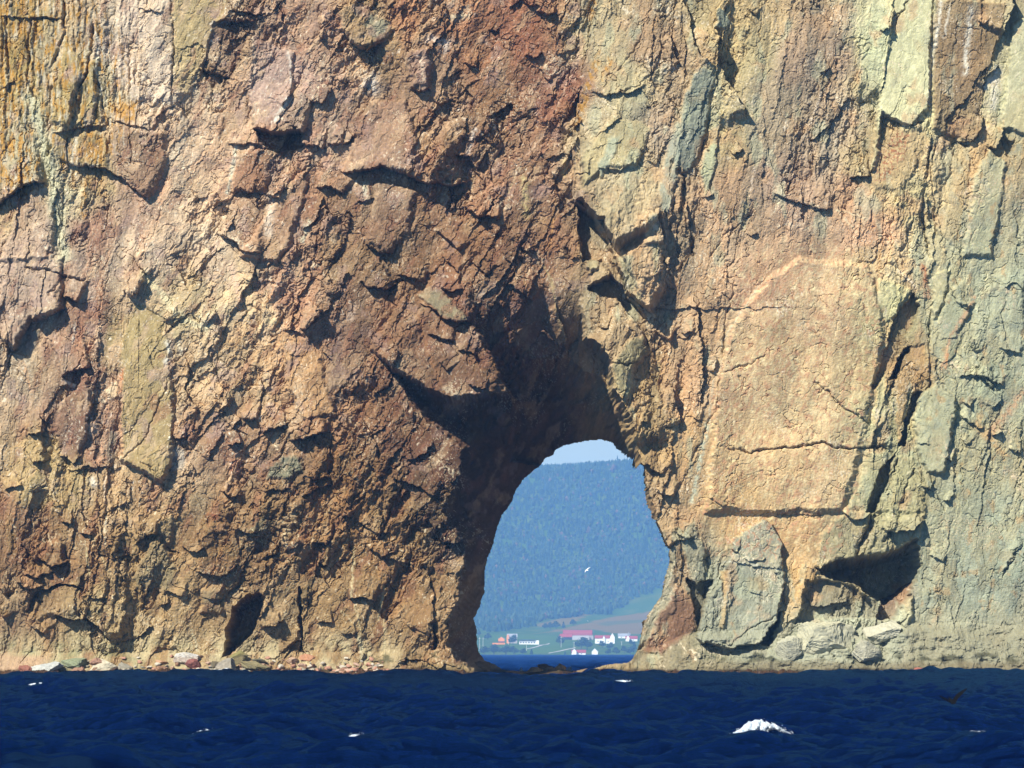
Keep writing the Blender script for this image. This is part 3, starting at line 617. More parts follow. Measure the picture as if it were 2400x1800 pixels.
# the same rock outside the frame
# beds and blocks differ a little
col *= (1 + 0.20 * (cellB - 0.5) + 0.14 * (cellA - 0.5) + 0.12 * (cellC - 0.5) + 0.22 * (bedc - 0.5) + 0.18 * (bedc2 - 0.5))[:, None]
hue = (cellB2 - 0.5) + 0.7 * (bedc2 - 0.5)
col *= 1 + hue[:, None] * np.array([0.10, -0.02, -0.14]) * (1 - 0.5 * smooth_slab)[:, None]
for ix_, w, c, cs in COLR:
    f = (w * cs)[:, None]
    nz = (1 + 0.10 * fbm(X[ix_] / 30, Y[ix_] / 40, 3, 510))[:, None]
    col[ix_] = col[ix_] * (1 - f) + lin(c) * nz * f

def blend(w, c):
    global col
    w = np.clip(w, 0, 1)[:, None]
    col = col * (1 - w) + lin(c) * w
leftrock = 1 - right_w
u, v = rot(lean, 1, 1)
n1 = fbm(u / 34, v / 90, 4, 520); n2 = fbm(X / 15, Y / 22, 4, 521); n3 = fbm(u / 4.5, v / 13, 3, 522); n4 = fbm(X / 60, Y / 70, 4, 523)
blend(0.55 * sst(0.12, 0.4, n1) * leftrock, (150, 96, 72))          # red iron staining
blend(0.55 * sst(0.1, 0.4, -n1) * leftrock, (206, 170, 132))      # paler calcite-rich rock
blend(0.45 * sst(0.18, 0.42, n4) * (0.5 + 0.5 * lower_left), (170, 130, 76))
blend(0.5 * sst(0.2, 0.38, -n4) * leftrock * (1 - lower_left), (172, 138, 126))
blend(0.55 * sst(0.16, 0.36, fbm(X / 50 + 40, Y / 110, 4, 524)) * right_w * (1 - smooth_slab), (172, 172, 142))
blend(0.5 * sst(0.16, 0.36, fbm(X / 70 + 80, Y / 90, 4, 525)) * right_w * (1 - grey_right) * (1 - smooth_slab), (196, 150, 104))
blend(0.6 * sst(0.22, 0.4, fbm(X / 26 + 10, Y / 40, 4, 526)) * grey_right, (192, 158, 108))
blend(0.5 * sst(0.1, 0.35, fbm(X / 24 + 10, Y / 34, 4, 527)) * grey_right, (150, 160, 146))
# mottled pink slab
mot = fbm(u / 9, v / 17, 4, 530)
blend(0.75 * sst(0.0, 0.34, mot) * smooth_slab * sst(-0.5, 0.1, fbm(X / 80, Y / 80, 2, 531)), (192, 134, 96))
blend(0.55 * sst(0.1, 0.36, -mot) * smooth_slab, (230, 204, 152))
# white calcite flecks and streaks
tmask = 1 - sst(0.02, 0.2, inside_t)
fl = tmask * sst(0.30, 0.5, n3) * sst(-0.05, 0.25, fbm(X / 75, Y / 95, 3, 540))
blend(0.92 * fl * (0.35 + 0.65 * leftrock) * (1 - smooth_slab), (232, 212, 190))
fl2 = tmask * sst(0.34, 0.5, fbm(X / 3.6, Y / 8, 2, 541)) * (0.4 + 0.6 * leftrock)
blend(0.42 * fl2, (226, 206, 176))
vs = 1 - np.abs(gn(u / 60 + 2 * n2, v / 240, 545))
blend(0.85 * sst(0.94, 0.985, vs) * sst(0, 0.3, fbm(X / 100, Y / 100, 2, 546)), (228, 206, 176))
# fine mottling of the stone
col *= (1 + 0.26 * n3 + 0.24 * n2 + 0.16 * fbm(X / 2.6, Y / 2.6, 2, 550))[:, None]
# dirt and organic film in joints
VEINS = [('A',[(625,140),(632,300),(620,450),(660,640)],3,(232,224,206)),('A',[(500,870),(480,1000),(465,1080)],3.4,(226,210,186)),('A',[(1530,950),(1500,1100),(1470,1240)],4.5,(206,200,180)),
 ('A',[(1640,240),(1650,420),(1630,560)],3,(230,200,170)),('A',[(1870,330),(1890,560)],3,(226,206,190)),('A',[(1790,790),(1870,650)],6,(228,220,206)),('A',[(1750,1280),(1740,1520)],10,(220,196,176)),('A',[(2000,1440),(1960,1560)],7,(214,204,180)),
 ('B',[(1180,1150),(1190,1250),(1200,1400)],8,(204,180,120)),('B',[(1450,1040),(1440,1130)],5,(206,180,128)),('B',[(980,720),(990,820)],3,(226,206,180)),('B',[(520,390),(530,520)],4,(222,196,170)),('B',[(490,980),(540,850),(560,870)],2,(228,196,160)),
 ('B',[(560,250),(640,270),(700,270),(660,320)],9,(230,206,190)),('B',[(720,110),(820,90)],8,(228,206,170)),('B',[(150,540),(200,500),(210,580)],12,(232,216,200)),('B',[(860,1060),(840,1290)],2.4,(226,186,140)),('B',[(820,980),(870,830)],5,(220,200,186)),
 ('B',[(1160,1080),(1080,1240)],2,(220,186,140)),('B',[(1200,1000),(1330,850),(1560,300)],1.8,(220,180,150)),('B',[(1390,1290),(1350,1600)],2.2,(214,160,90)),('B',[(150,1200),(160,1280)],7,(224,208,180)),
 ('C',[(1670,0),(1640,250),(1610,450),(1595,700)],4,(228,222,206)),('C',[(1860,60),(1840,300),(1830,480)],6,(222,214,196)),('C',[(1730,30),(1690,250)],3,(216,206,186)),('C',[(540,1080),(600,930)],2.4,(226,206,170)),('C',[(440,1240),(460,1080)],2.4,(224,196,170)),
 ('C',[(660,850),(670,780)],2,(226,206,180)),('C',[(790,1490),(1000,1360),(1180,1410)],1.6,(222,200,160)),('C',[(580,1390),(640,1280)],2,(220,200,170)),('C',[(1010,1380),(1130,1500)],2,(224,200,160)),('C',[(1960,560),(2040,460),(2010,680)],10,(216,208,190)),('C',[(830,800),(900,600)],2,(222,200,180)),
 ('D',[(620,560),(640,440),(650,560),(640,640)],8,(222,186,152)),('D',[(1085,560),(1100,640),(1080,690)],6,(224,214,200)),('D',[(480,560),(490,440)],2,(226,206,186)),('D',[(690,1430),(680,1560),(690,1659)],2.4,(226,200,176)),('D',[(600,1450),(610,1470)],9,(232,216,200)),
 ('D',[(160,690),(190,860)],3,(214,160,110)),('D',[(700,960),(660,1280),(640,1340)],4,(216,160,120)),('D',[(780,1090),(800,1300)],4,(214,160,110)),('D',[(560,1000),(600,850)],5,(206,170,140)),('D',[(1500,60),(1560,330)],9,(222,180,150)),('D',[(940,130),(1100,300)],12,(226,206,160)),('D',[(1100,330),(1200,420),(1340,470)],8,(224,208,166)),
 ('D',[(1740,420),(1790,430)],8,(224,200,150)),('D',[(1160,560),(1170,640)],5,(224,206,180)),('E',[(1310,50),(1360,160),(1400,360),(1440,500)],3,(206,180,130)),('E',[(500,370),(560,620),(650,840)],4,(176,124,82)),('E',[(980,700),(1100,890)],5,(170,120,66)),
 ('E',[(60,400),(80,330)],8,(220,190,170)),('E',[(1745,560),(1740,730)],3,(206,168,130)),('E',[(880,260),(930,240)],7,(206,180,160)),('E',[(1180,160),(1200,220)],3,(206,160,110)),('F',[(170,1080),(210,700),(260,540),(520,150)],1.8,(206,190,160)),('F',[(160,1080),(60,1600)],6,(196,196,170)),
 ('F',[(1900,260),(1740,520),(1680,720)],4,(216,170,130)),('F',[(1700,730),(1720,640)],3,(206,130,60)),('F',[(1560,60),(1590,260)],7,(196,120,70)),('F',[(1400,90),(1510,200)],3,(230,206,180)),('F',[(2212,880),(2000,1150)],10,(206,164,126)),('F',[(1900,1090),(2100,1300)],9,(206,170,116)),
 ('G',[(690,0),(688,200)],2.4,(232,216,196)),('G',[(590,150),(690,340),(760,520),(880,700)],4,(206,176,136)),('G',[(960,370),(1030,470)],2,(220,206,180)),('G',[(1240,770),(1280,900)],3,(214,200,176)),('G',[(560,240),(580,420)],3,(210,190,150)),('G',[(900,640),(930,720)],6,(206,180,150)),
 ('H',[(80,230),(70,540),(130,760)],2.4,(218,196,156)),('H',[(240,700),(280,480)],3,(212,190,150)),('H',[(120,820),(150,960)],5,(220,210,186)),('H',[(0,640),(100,740)],2,(216,190,150)),('H',[(280,640),(280,880)],3,(206,184,146)),('I',[(270,320),(660,380)],2,(206,200,180)),('I',[(320,840),(480,690)],4,(176,130,100)),('I',[(310,720),(340,800)],3,(190,140,90)),('I',[(1660,660),(1600,740)],4,(196,160,120)),('I',[(890,730),(960,890)],6,(150,136,96))]
for tl, pts, wd, c in VEINS:
    q = tp(tl, pts); ix_ = bbox(q, wd * 4)
    d, _, al = dline(X[ix_] + 5 * n2[ix_] + 3 * n3[ix_], Y[ix_] + 5 * fbm(X[ix_] / 14, Y[ix_] / 14, 3, 560), q)
    f = np.exp(-(d / wd) ** 2) * sst(-0.5, 0.1, fbm(X[ix_] / 8, Y[ix_] / 12, 3, 561)) * 0.9
    col[ix_] = col[ix_] * (1 - f[:, None]) + lin(c) * f[:, None]
# orange lichen and dark growth, top left
lw = soft([(-60, -60), (165, -60), (270, 60), (330, 240), (260, 400), (40, 470), (-60, 460)], 50)
ln = fbm(X / 11, Y / 46, 4, 570) + 0.5 * fbm(X / 4, Y / 9, 3, 571)
blend(0.92 * lw * sst(0.08, 0.3, ln + 0.12 * sst(120, 20, X)), (190, 136, 30))
blend(0.8 * lw * sst(0.12, 0.4, fbm(X / 7 + 30, Y / 50, 4, 572)) , (198, 186, 164))
blend(0.85 * lw * sst(0.2, 0.42, fbm(X / 8 + 60, Y / 60, 4, 573)), (74, 66, 40))
for q in (tp('B', [(1620, -30), (1660, -30), (1650, 100), (1610, 120)]), tp('B', [(1640, 380), (1690, 340), (1620, 560), (1570, 760), (1510, 850), (1500, 800), (1560, 600)]), tp('B', [(1730, 360), (1750, 400), (1700, 560), (1685, 480)]), tp('A', [(735, 680), (900, 650), (880, 780), (740, 800)]), tp('A', [(560, 850), (650, 860), (670, 1070), (560, 1040)]), tp('A', [(90, 1200), (180, 1060), (200, 1140), (130, 1210)]), tp('A', [(520, 1180), (560, 1190), (560, 1400), (530, 1420)])):
    w = soft(q, 8)
    blend(0.9 * w * sst(-0.15, 0.12, fbm(X / 9, Y / 16, 4, 575)), (192, 136, 34))
# rusty red wash on the pale slab
w = soft(tp('C', [(1270,1060),(1380,830),(1480,870),(1440,1000),(1330,1180),(1240,1190)]), 12)
blend(0.8 * w * sst(-0.05, 0.2, fbm(X / 6, Y / 7, 4, 577)), (150, 82, 54))
# pale streak with tufts
w = np.zeros(X.shape, F32); q = tp('A', [(200, 640), (260, 850), (330, 1060), (360, 1350), (420, 1659)]); ix_ = bbox(q, 60)
d, _, _ = dline(WX[ix_], WY[ix_], q); w[ix_] = np.exp(-(d / 17) ** 2)
blend(0.8 * w, (204, 198, 164)); blend(0.8 * w * sst(0.2, 0.36, fbm(X / 9, Y / 9, 3, 578)), (70, 66, 36))
# salt-bleached and algae-stained foot
hz = (1587.0 - Y) + 10 * fbm(X / 60, Y / 40, 3, 580)
saltL = sst(130, 55, hz) * sst(1020, 880, X) * sst(-.25, .15, fbm(X / 50, Y / 90, 3, 581))
blend(0.6 * saltL, (214, 198, 164))
saltR = sst(190, 90, hz) * sst(1640, 1780, X)
blend(0.75 * saltR, (190, 188, 162))
gA = sst(0.05, 0.3, fbm(X / 40, Y / 26, 4, 582)) * sst(66, 50, hz) * sst(24, 40, hz)
blend(0.75 * gA * np.maximum(sst(850, 900, X) * sst(1090, 1040, X), sst(1560, 1620, X)), (62, 66, 40))
blend(0.4 * sst(0.0, 0.3, fbm(X / 60 + 9, Y / 40, 3, 583)) * sst(100, 60, hz) * sst(600, 300, X), (150, 158, 120))
blend(0.80 * sst(46, 26, hz) * sst(1580, 1640, X), (146, 130, 98))
blend(0.75 * sst(40, 22, hz) * sst(1600, 1400, X) * sst(960, 1000, X), (158, 134, 92))
blend(0.85 * sst(130, 90, X) * sst(60, 46, hz), (204, 164, 138))
blend(0.9 * sst(24, 12, hz), (58, 40, 24))
st1 = fbm(u / 2.6, v / 34, 3, 590); st2 = fbm(u / 6, v / 60, 3, 591)
col *= (1 + (0.22 * st1 + 0.2 * st2) * (1 - 0.85 * smooth_slab))[:, None]
lum = (col @ np.array([0.25, 0.6, 0.15]))[:, None]
col = lum + 0.82 * (col - lum)
col *= np.array([0.975, 1.005, 0.90])
col *= 1 + grey_right[:, None] * np.array([.05, -.01, -.07]) + (sst(1900, 2100, X) * sst(700, 500, Y))[:, None] * np.array([.03, -.02, -.02])
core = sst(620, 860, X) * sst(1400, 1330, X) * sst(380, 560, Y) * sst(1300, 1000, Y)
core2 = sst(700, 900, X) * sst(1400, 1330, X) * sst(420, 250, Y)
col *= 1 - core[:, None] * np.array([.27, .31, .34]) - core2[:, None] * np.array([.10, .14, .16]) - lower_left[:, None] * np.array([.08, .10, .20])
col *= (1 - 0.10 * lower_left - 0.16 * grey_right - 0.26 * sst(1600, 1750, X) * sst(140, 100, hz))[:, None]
col = np.clip(col * 0.78, 0.012, 0.66)
print('colour', round(time.time() - T00, 1))

# ------------------------------------------------------------------ mesh
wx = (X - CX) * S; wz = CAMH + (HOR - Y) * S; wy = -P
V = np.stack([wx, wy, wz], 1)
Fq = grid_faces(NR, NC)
keep = ~(hole[Fq].any(1))
Fq = Fq[keep]
# passage walls: run the rim of the hole back through the rock
hm = hole.reshape(NR, NC)
rowmin = max(0, int(np.searchsorted(ys, 1000))); 
ed = np.concatenate([Fq[:, [0, 1]], Fq[:, [1, 2]], Fq[:, [2, 3]], Fq[:, [3, 0]]])
key = np.minimum(ed[:, 0], ed[:, 1]).astype(np.int64) * len(V) + np.maximum(ed[:, 0], ed[:, 1])
uq, first, cnt = np.unique(key, return_index=True, return_counts=True)
be = ed[first[cnt == 1]]
mx_ = (X[be[:, 0]] > 1000) & (X[be[:, 0]] < 1700) & (Y[be[:, 0]] > 1000) & (Y[be[:, 0]] < 1640) & (Y[be[:, 1]] < 1640)
be = be[mx_]
rim = np.unique(be)
layers = [rim]; newV = []; newC = []; base_n = len(V)
hcx, hcy = 1345.0, 1400.0
nl = 7
for k in range(1, nl + 1):
    f = k / nl
    yy = V[rim, 1] * (1 - f) + (BACK + 13.0) * f
    sx = 1 + 0.13 * f
    px_ = hcx + (X[rim] - hcx) * sx; py_ = np.where(Y[rim] < 1530, hcy + (Y[rim] - hcy) * sx, Y[rim] + 14 * f)
    j = 0.25 * fbm(X[rim] / 14 + 7 * k, Y[rim] / 14, 3, 600 + k)
    newV.append(np.stack([(px_ - CX) * S + j, yy, CAMH + (HOR - py_) * S + j], 1)); newC.append(col[rim])
V = np.concatenate([V] + newV); col = np.concatenate([col] + newC)
pos = {int(r): i for i, r in enumerate(rim)}
e0 = np.array([pos[int(a)] for a in be[:, 0]]); e1 = np.array([pos[int(a)] for a in be[:, 1]])
def lay(k, e): return rim[e] if k == 0 else base_n + (k - 1) * len(rim) + e
strips = [np.stack([lay(k, e1), lay(k, e0), lay(k + 1, e0), lay(k + 1, e1)], 1) for k in range(nl)]
# far face of the rock
bx = np.arange(-900, 3301, 30.); bz = np.arange(-940, 1651, 30.)
BX, BZ = np.meshgrid(bx, bz)
bxr, bzr = BX.ravel(), BZ.ravel()
by_ = 30 + 1.5 * fbm(bxr / 200, bzr / 200, 3, 610)
hb = inpoly(bxr.astype(F32), bzr.astype(F32), [(hcx + (x - hcx) * 1.14, hcy + (y - hcy) * 1.10 + (60 if y > 1530 else 0)) for x, y in HOLE])
n0 = len(V)
V = np.concatenate([V, np.stack([(bxr - CX) * S, by_, CAMH + (HOR - bzr) * S], 1)])
col = np.concatenate([col, np.tile(lin((150, 118, 84)) * 0.66, (len(bxr), 1))])
Fb = grid_faces(len(bz), len(bx)); Fb = Fb[~hb[Fb].any(1)][:, ::-1] + n0
allF = np.concatenate([Fq] + strips + [Fb])
M_ROCK = mat_attr('weathered_limestone', 0.92, 0.12, 5.0, 0.12, 0.35, 9.0)
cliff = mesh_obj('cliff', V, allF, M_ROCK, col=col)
tag(cliff, 'towering red and tan limestone cliff face pierced by a natural sea arch', 'cliff', kind='structure')
PG = P.reshape(NR, NC); COLG = col[:NR * NC].reshape(NR, NC, 3)
def cliff_p(px, py):
    i = int(np.clip(np.searchsorted(xs, px), 1, NC - 1)); j = int(np.clip(np.searchsorted(ys, py), 1, NR - 1))
    return float(PG[j, i])
print('cliff', len(V), round(time.time() - T00, 1))
# ================================================================== SHORE ROCKS
M_STONE = mat_attr('shore_stone', 0.9, 0.15, 6.0, 0.18, 0.4, 14.0)
M_WEED = mat_attr('wet_seaweed', 0.45, 0.4, 8.0, 0.35, 0.6, 20.0)

def alb(c, k=0.64):
    c = lin(c); l = c @ np.array([.25, .6, .15]); return (l + 0.8 * (c - l)) * k

def ico(n):
    import bmesh
    bm = bmesh.new(); bmesh.ops.create_icosphere(bm, subdivisions=n, radius=1.0)
    v = np.array([x.co[:] for x in bm.verts]); f = np.array([[q.index for q in x.verts] for x in bm.faces]); bm.free()
    return v, f

def rock_shape(seed, n=4, cuts=9, rough=0.06):
    rg = np.random.RandomState(seed)
    v, f = ico(n)
    v = v.copy()
    for _ in range(cuts):                       # broken flat faces
        nrm = rg.normal(size=3); nrm /= np.linalg.norm(nrm); off = rg.uniform(0.45, 0.8)
        dd = v @ nrm - off
        v -= np.where(dd > 0, dd, 0)[:, None] * nrm * 1.0
    a = v[:, 0] * 3 + v[:, 2] * 1.7 + seed; b = v[:, 1] * 3 - v[:, 2] * 2.1
    k = 1 + rough * 2 * fbm(a, b, 4, seed) + rough * fbm(a * 5, b * 5, 3, seed + 3) + .35 * rough * fbm(a * 14, b * 14, 3, seed + 4)
    k -= 0.05 * np.exp(-(gn(a * 1.1 + 3, b * 1.1, seed + 11) / .06) ** 2) * (rough > .05)
    if n >= 5: k += 0.05 * tri(a * .9, b * .9, seed + 21)
    return v * k[:, None], f

def stone(name, cx, top, bot, wid, colr, label, cat, group=None, seed=0, depth=0.7, tiltx=0.0, tilty=0.0, rz=0.0, off=0.25, top_col=None, mat=None, rough=0.09, cuts=18, stripes=0):
    """a rock that spans photo columns cx +- wid/2 and rows top..bot on the shore"""
    W = wid * S / 2; H = (bot - top) * S / 2
    P0 = cliff_p(cx, (top + bot) / 2)
    cz = CAMH + (HOR - (top + bot) / 2) * S
    v, f = rock_shape(seed, 5 if wid > 60 else 4, cuts, rough)
    c = np.tile(alb(colr), (len(v), 1))
    n_ = fbm(v[:, 0] * 4 + seed, v[:, 2] * 4 + v[:, 1] * 3, 4, seed + 9)
    c *= (1 + 0.35 * n_)[:, None]
    if top_col is not None:
        w_ = sst(0.15, 0.5, v[:, 2] + 0.4 * n_)[:, None]; c = c * (1 - w_) + alb(top_col) * w_
    if stripes:
        w_ = (sst(0.75, 0.95, np.cos(9 * (v[:, 0] + 0.4 * v[:, 2])) ) * 0.7)[:, None]; c = c * (1 - w_) + lin((226, 214, 190)) * 0.7 * w_
    v = v * np.array([W * 1.12, max(W, H) * depth * 1.1, H * 1.12])
    ca, sa = math.cos(tilty), math.sin(tilty)
    v = np.stack([v[:, 0] * ca + v[:, 2] * sa, v[:, 1], -v[:, 0] * sa + v[:, 2] * ca], 1)
    ca, sa = math.cos(rz), math.sin(rz)
    v = np.stack([v[:, 0] * ca - v[:, 1] * sa, v[:, 0] * sa + v[:, 1] * ca, v[:, 2]], 1)
    o = mesh_obj(name, v, f, mat or M_STONE, col=c)
    o.location = ((cx - CX) * S, -(P0 + max(W, H) * depth * off), cz)
    return tag(o, label, cat, group)

G = lambda x, y: (x / TS, 1200 + y / TS)
def st(tile, x0, x1, y0, y1, colr, label, name='boulder', cat='boulder', **k):
    (a, b), (c, d) = tp(tile, [(x0, y0)])[0], tp(tile, [(x1, y1)])[0]
    return stone(name, (a + c) / 2, b, d, c - a, colr, label, cat, **k)

st('G', 400, 600, 930, 1025, (150,158,116), 'sloping boulder coated in pale green algae on the left shore', seed=1, tilty=-0.25, depth=.6)
st('G', 190, 430, 968, 1050, (206,206,192), 'long flat bluish white slab lying left of the green algae boulder', seed=2, depth=.6)
st('G', 118, 250, 985, 1055, (176,110,84), 'brick red angular rock at the waterline, farthest left on the shore', seed=3, tilty=0.3)
st('G', 560, 775, 950, 1050, (214,200,164), 'broad cream boulder right of the green algae boulder', seed=4, tilty=-0.3, depth=.6)
st('G', 1140, 1335, 905, 1005, (196,176,154), 'rounded grey boulder with white stripes on its arched top', seed=5, stripes=1, top_col=(222,216,200))
st('G', 1195, 1320, 945, 1015, (160,96,84), 'maroon red rock leaning on the white striped boulder', seed=6, off=.9)
st('G', 1470, 1640, 900, 995, (150,134,84), 'tilted slab with olive yellow top below the mouth of the small cave', seed=7, tilty=-0.42, depth=.5, top_col=(150,140,70), off=.5)
st('G', 1395, 1565, 960, 1065, (172,160,136), 'pale grey triangular rock in front of the olive topped slab', seed=8, tilty=-0.45, off=.8)
st('G', 1560, 1770, 970, 1035, (156,142,92), 'low olive brown flat slab right of the pale triangular rock', seed=9, tilty=0.15, off=.8)
st('G', 1950, 2065, 905, 995, (200,138,92), 'rounded orange boulder resting high on the pink shingle', seed=10)
st('G', 1840, 1955, 935, 1000, (204,164,126), 'sandy pink boulder just left of the rounded orange boulder', seed=11)
st('G', 1005, 1115, 990, 1045, (176,130,92), 'brown block at the water edge below the orange flat stone', seed=12, off=.6)
st('G', 1005, 1100, 955, 992, (212,160,110), 'orange flat stone lying above the brown block', seed=13)
st('G', 1365, 1440, 968, 1022, (120,108,78), 'dark olive block left of the pale grey triangular rock', seed=14, off=.6)
st('G', 760, 870, 975, 1035, (168,160,136), 'small grey green boulder right of the broad cream boulder', seed=15, off=.5)
st('G', 580, 690, 950, 1000, (190,140,108), 'terracotta wedge of rock between green boulder and cream boulder', seed=16, off=.9, tilty=-.3)
st('G', 470, 580, 1000, 1052, (178,132,100), 'brown wedge shaped rock under the green algae boulder', seed=17, off=.9)
st('G', 1640, 1760, 945, 985, (120,112,84), 'dark slab propped above the low olive brown slab', seed=18, tilty=.25)
st('I', 700, 1120, 655, 1000, (206,200,158), 'big pale cream boulder with a peaked top below the right hand cave', seed=21, depth=.5, off=.35, rough=.08, cuts=12)
st('I', 1100, 1440, 692, 880, (212,206,168), 'rounded pale cream boulder directly right of the big peaked boulder', seed=22, depth=.6, off=.3, rough=.08)
st('I', 600, 815, 818, 980, (188,184,150), 'grey cream boulder with dark algae, left foot of the big peaked boulder', seed=23, depth=.6, off=.5, top_col=(200,196,160))
st('I', 1060, 1300, 838, 985, (190,184,150), 'creased pale boulder low between the two big cream boulders', seed=24, depth=.6, off=.6)
st('I', 1430, 1560, 1012, 1085, (202,160,120), 'triangular pink and cream rock standing at the right waterline', seed=25, depth=.6, off=1.2, top_col=(190,110,84), cuts=12)
st('I', 1075, 1175, 1028, 1080, (176,108,84), 'small red rock at the waterline left of the triangular pink rock', seed=26, off=1.2)
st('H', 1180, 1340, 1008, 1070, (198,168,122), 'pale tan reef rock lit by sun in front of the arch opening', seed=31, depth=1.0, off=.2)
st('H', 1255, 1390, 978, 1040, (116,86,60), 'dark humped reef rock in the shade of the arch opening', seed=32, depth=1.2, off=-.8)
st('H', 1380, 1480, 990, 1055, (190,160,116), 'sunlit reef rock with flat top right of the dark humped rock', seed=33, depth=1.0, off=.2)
st('H', 1020, 1200, 1025, 1075, (186,150,104), 'low tan reef ledge at the left side of the arch opening', seed=34, depth=1.0, off=.3)
st('H', 820, 1000, 965, 1065, (160,126,84), 'brown wedge of rock at the foot of the left arch pier', seed=35, depth=.7, off=.3, tilty=.35)
st('H', 1500, 1640, 1015, 1075, (156,128,88), 'brown reef rock where the arch floor meets the right pier', seed=36, depth=.8, off=.2)

# shingle: many small stones along the left shore, copies of a few shapes
PAL = [((206,166,136), 'small pink shingle stone on the left shore'), ((196,140,108), 'small terracotta shingle stone on the left shore'),
       ((214,200,172), 'small cream shingle stone on the left shore'), ((164,156,132), 'small grey green shingle stone on the left shore'), ((150,112,80), 'small brown shingle stone on the left shore')]
protos = []
for k, (c_, lb) in enumerate(PAL):
    for m_ in range(3):
        v, f = rock_shape(200 + k * 5 + m_, 2, 9, 0.08)
        cc = np.tile(alb(c_, .74), (len(v), 1)) * (1 + 0.3 * fbm(v[:, 0] * 3 + k, v[:, 2] * 3 + m_, 3, 9))[:, None]
        o = mesh_obj('shingle_stone', v, f, M_STONE, col=cc)
        tag(o, lb, 'stone', 'shingle stones along the left shore'); protos.append(o)
rg = random.Random(5)
for i in range(270):
    o = protos[i] if i < len(protos) else rg.choice(protos).copy()
    if i >= len(protos): C.objects.link(o)
    px = rg.choice([rg.uniform(60, 950), rg.uniform(180, 900), rg.uniform(500, 900)]); 
    py = 1583 - abs(rg.gauss(0, 1)) * 16
    py = max(py, 1538)
    r = rg.uniform(0.14, 0.40) * (1.15 if py > 1570 else 0.8)
    o.scale = (r * rg.uniform(1.1, 1.7), r * rg.uniform(.9, 1.3), r * rg.uniform(.5, .8))
    o.rotation_euler = (rg.uniform(-.3, .3), rg.uniform(-.5, .5), rg.uniform(0, 6.28))
    o.location = ((px - CX) * S, -(cliff_p(px, py) + 0.1), CAMH + (HOR - py) * S)

# seaweed: a low dark fringe at the water line
def weed(x0, x1, seed):
    n = int((x1 - x0) / 2.2); m = 13
    px = np.linspace(x0, x1, n)
    base = np.array([cliff_p(p, 1585) for p in px])
    base = np.convolve(np.pad(base, 6, 'edge'), np.ones(13) / 13, 'valid')
    tt = np.linspace(0, 1, m)
    hgt = 0.34 + 0.55 * fbm(px / 60, px * 0, 3, seed) + 0.35 * fbm(px / 13, px * 0, 3, seed + 1)
    hgt = np.clip(hgt + .22, 0.05, 1.1) * sst(x0, x0 + 40, px) * sst(x1, x1 - 40, px)
    V_, C_ = [], []
    for i in range(n):
        for t_ in tt:
            h_ = -0.5 + (hgt[i] + 0.5) * math.sin(math.pi * min(1, t_ * 1.0)) ** 0.7
            V_.append(((px[i] - CX) * S, -(base[i] - 0.9 + 2.6 * (1 - t_) + 0.0), h_))
    V_ = np.array(V_)
    nz = fbm(V_[:, 0] * 3, V_[:, 1] * 4, 4, seed + 5)
    V_[:, 2] += 0.22 * nz; V_[:, 1] += 0.2 * fbm(V_[:, 0] * 4, V_[:, 2] * 6, 3, seed + 6)
    c_ = lin((70, 46, 26)) * 0.7 * (1 + 0.7 * nz[:, None]) 
    w_ = sst(0.15, 0.4, fbm(V_[:, 0] * 2, V_[:, 1] * 3 + 7, 3, seed + 8))[:, None]
    c_ = c_ * (1 - w_ * .7) + lin((120, 84, 44)) * 0.6 * w_ * .7
    return V_, grid_faces(n, m), np.clip(c_, .004, 1)
Vs, Fs, Cs = [], [], []; off = 0
for x0, x1, sd_ in ((-300, 400, 1), (330, 560, 2), (540, 800, 3), (760, 1120, 4), (1290, 1640, 5), (1620, 1900, 6)):
    v, f, c = weed(x0, x1, 700 + sd_ * 9)
    Vs.append(v); Fs.append(f + off); Cs.append(c); off += len(v)
o = mesh_obj('seaweed', np.concatenate(Vs), np.concatenate(Fs), M_WEED, col=np.concatenate(Cs))
tag(o, 'dark brown seaweed fringe along the foot of the cliff', 'seaweed', kind='stuff')
print('shore', round(time.time() - T00, 1))
# ================================================================== SEA
def fft_tile(n, L, wind, wdir, lam_min, seed, dirpow=4):
    rg = np.random.RandomState(seed)
    k = np.fft.fftfreq(n, L / n) * 2 * np.pi
    kx, ky = np.meshgrid(k, k)
    kk = np.hypot(kx, ky); kk[0, 0] = 1
    Lw = wind * wind / 9.81
    cosf = (kx * math.cos(wdir) + ky * math.sin(wdir)) / kk
    ph = np.exp(-1 / (kk * Lw) ** 2) / kk ** 4 * (np.abs(cosf) ** dirpow * 0.9 + 0.1) * np.where(cosf < 0, 0.25, 1) * np.exp(-(kk * lam_min) ** 2)
    ph[0, 0] = 0
    h = (rg.normal(size=(n, n)) + 1j * rg.normal(size=(n, n))) * np.sqrt(ph)
    z = np.fft.ifft2(h); sc = 1 / np.std(z.real)
    dx = np.fft.ifft2(-1j * kx / kk * h).real * sc; dy = np.fft.ifft2(-1j * ky / kk * h).real * sc
    return z.real * sc, dx, dy

def samp(tile, x, y, L):
    n = tile.shape[0]
    u = (x / L * n) % n; v = (y / L * n) % n
    i = np.floor(u).astype(int); j = np.floor(v).astype(int); fu = u - i; fv = v - j
    i %= n; j %= n
    i1 = (i + 1) % n; j1 = (j + 1) % n
    return (tile[j, i] * (1 - fu) + tile[j, i1] * fu) * (1 - fv) + (tile[j1, i] * (1 - fu) + tile[j1, i1] * fu) * fv

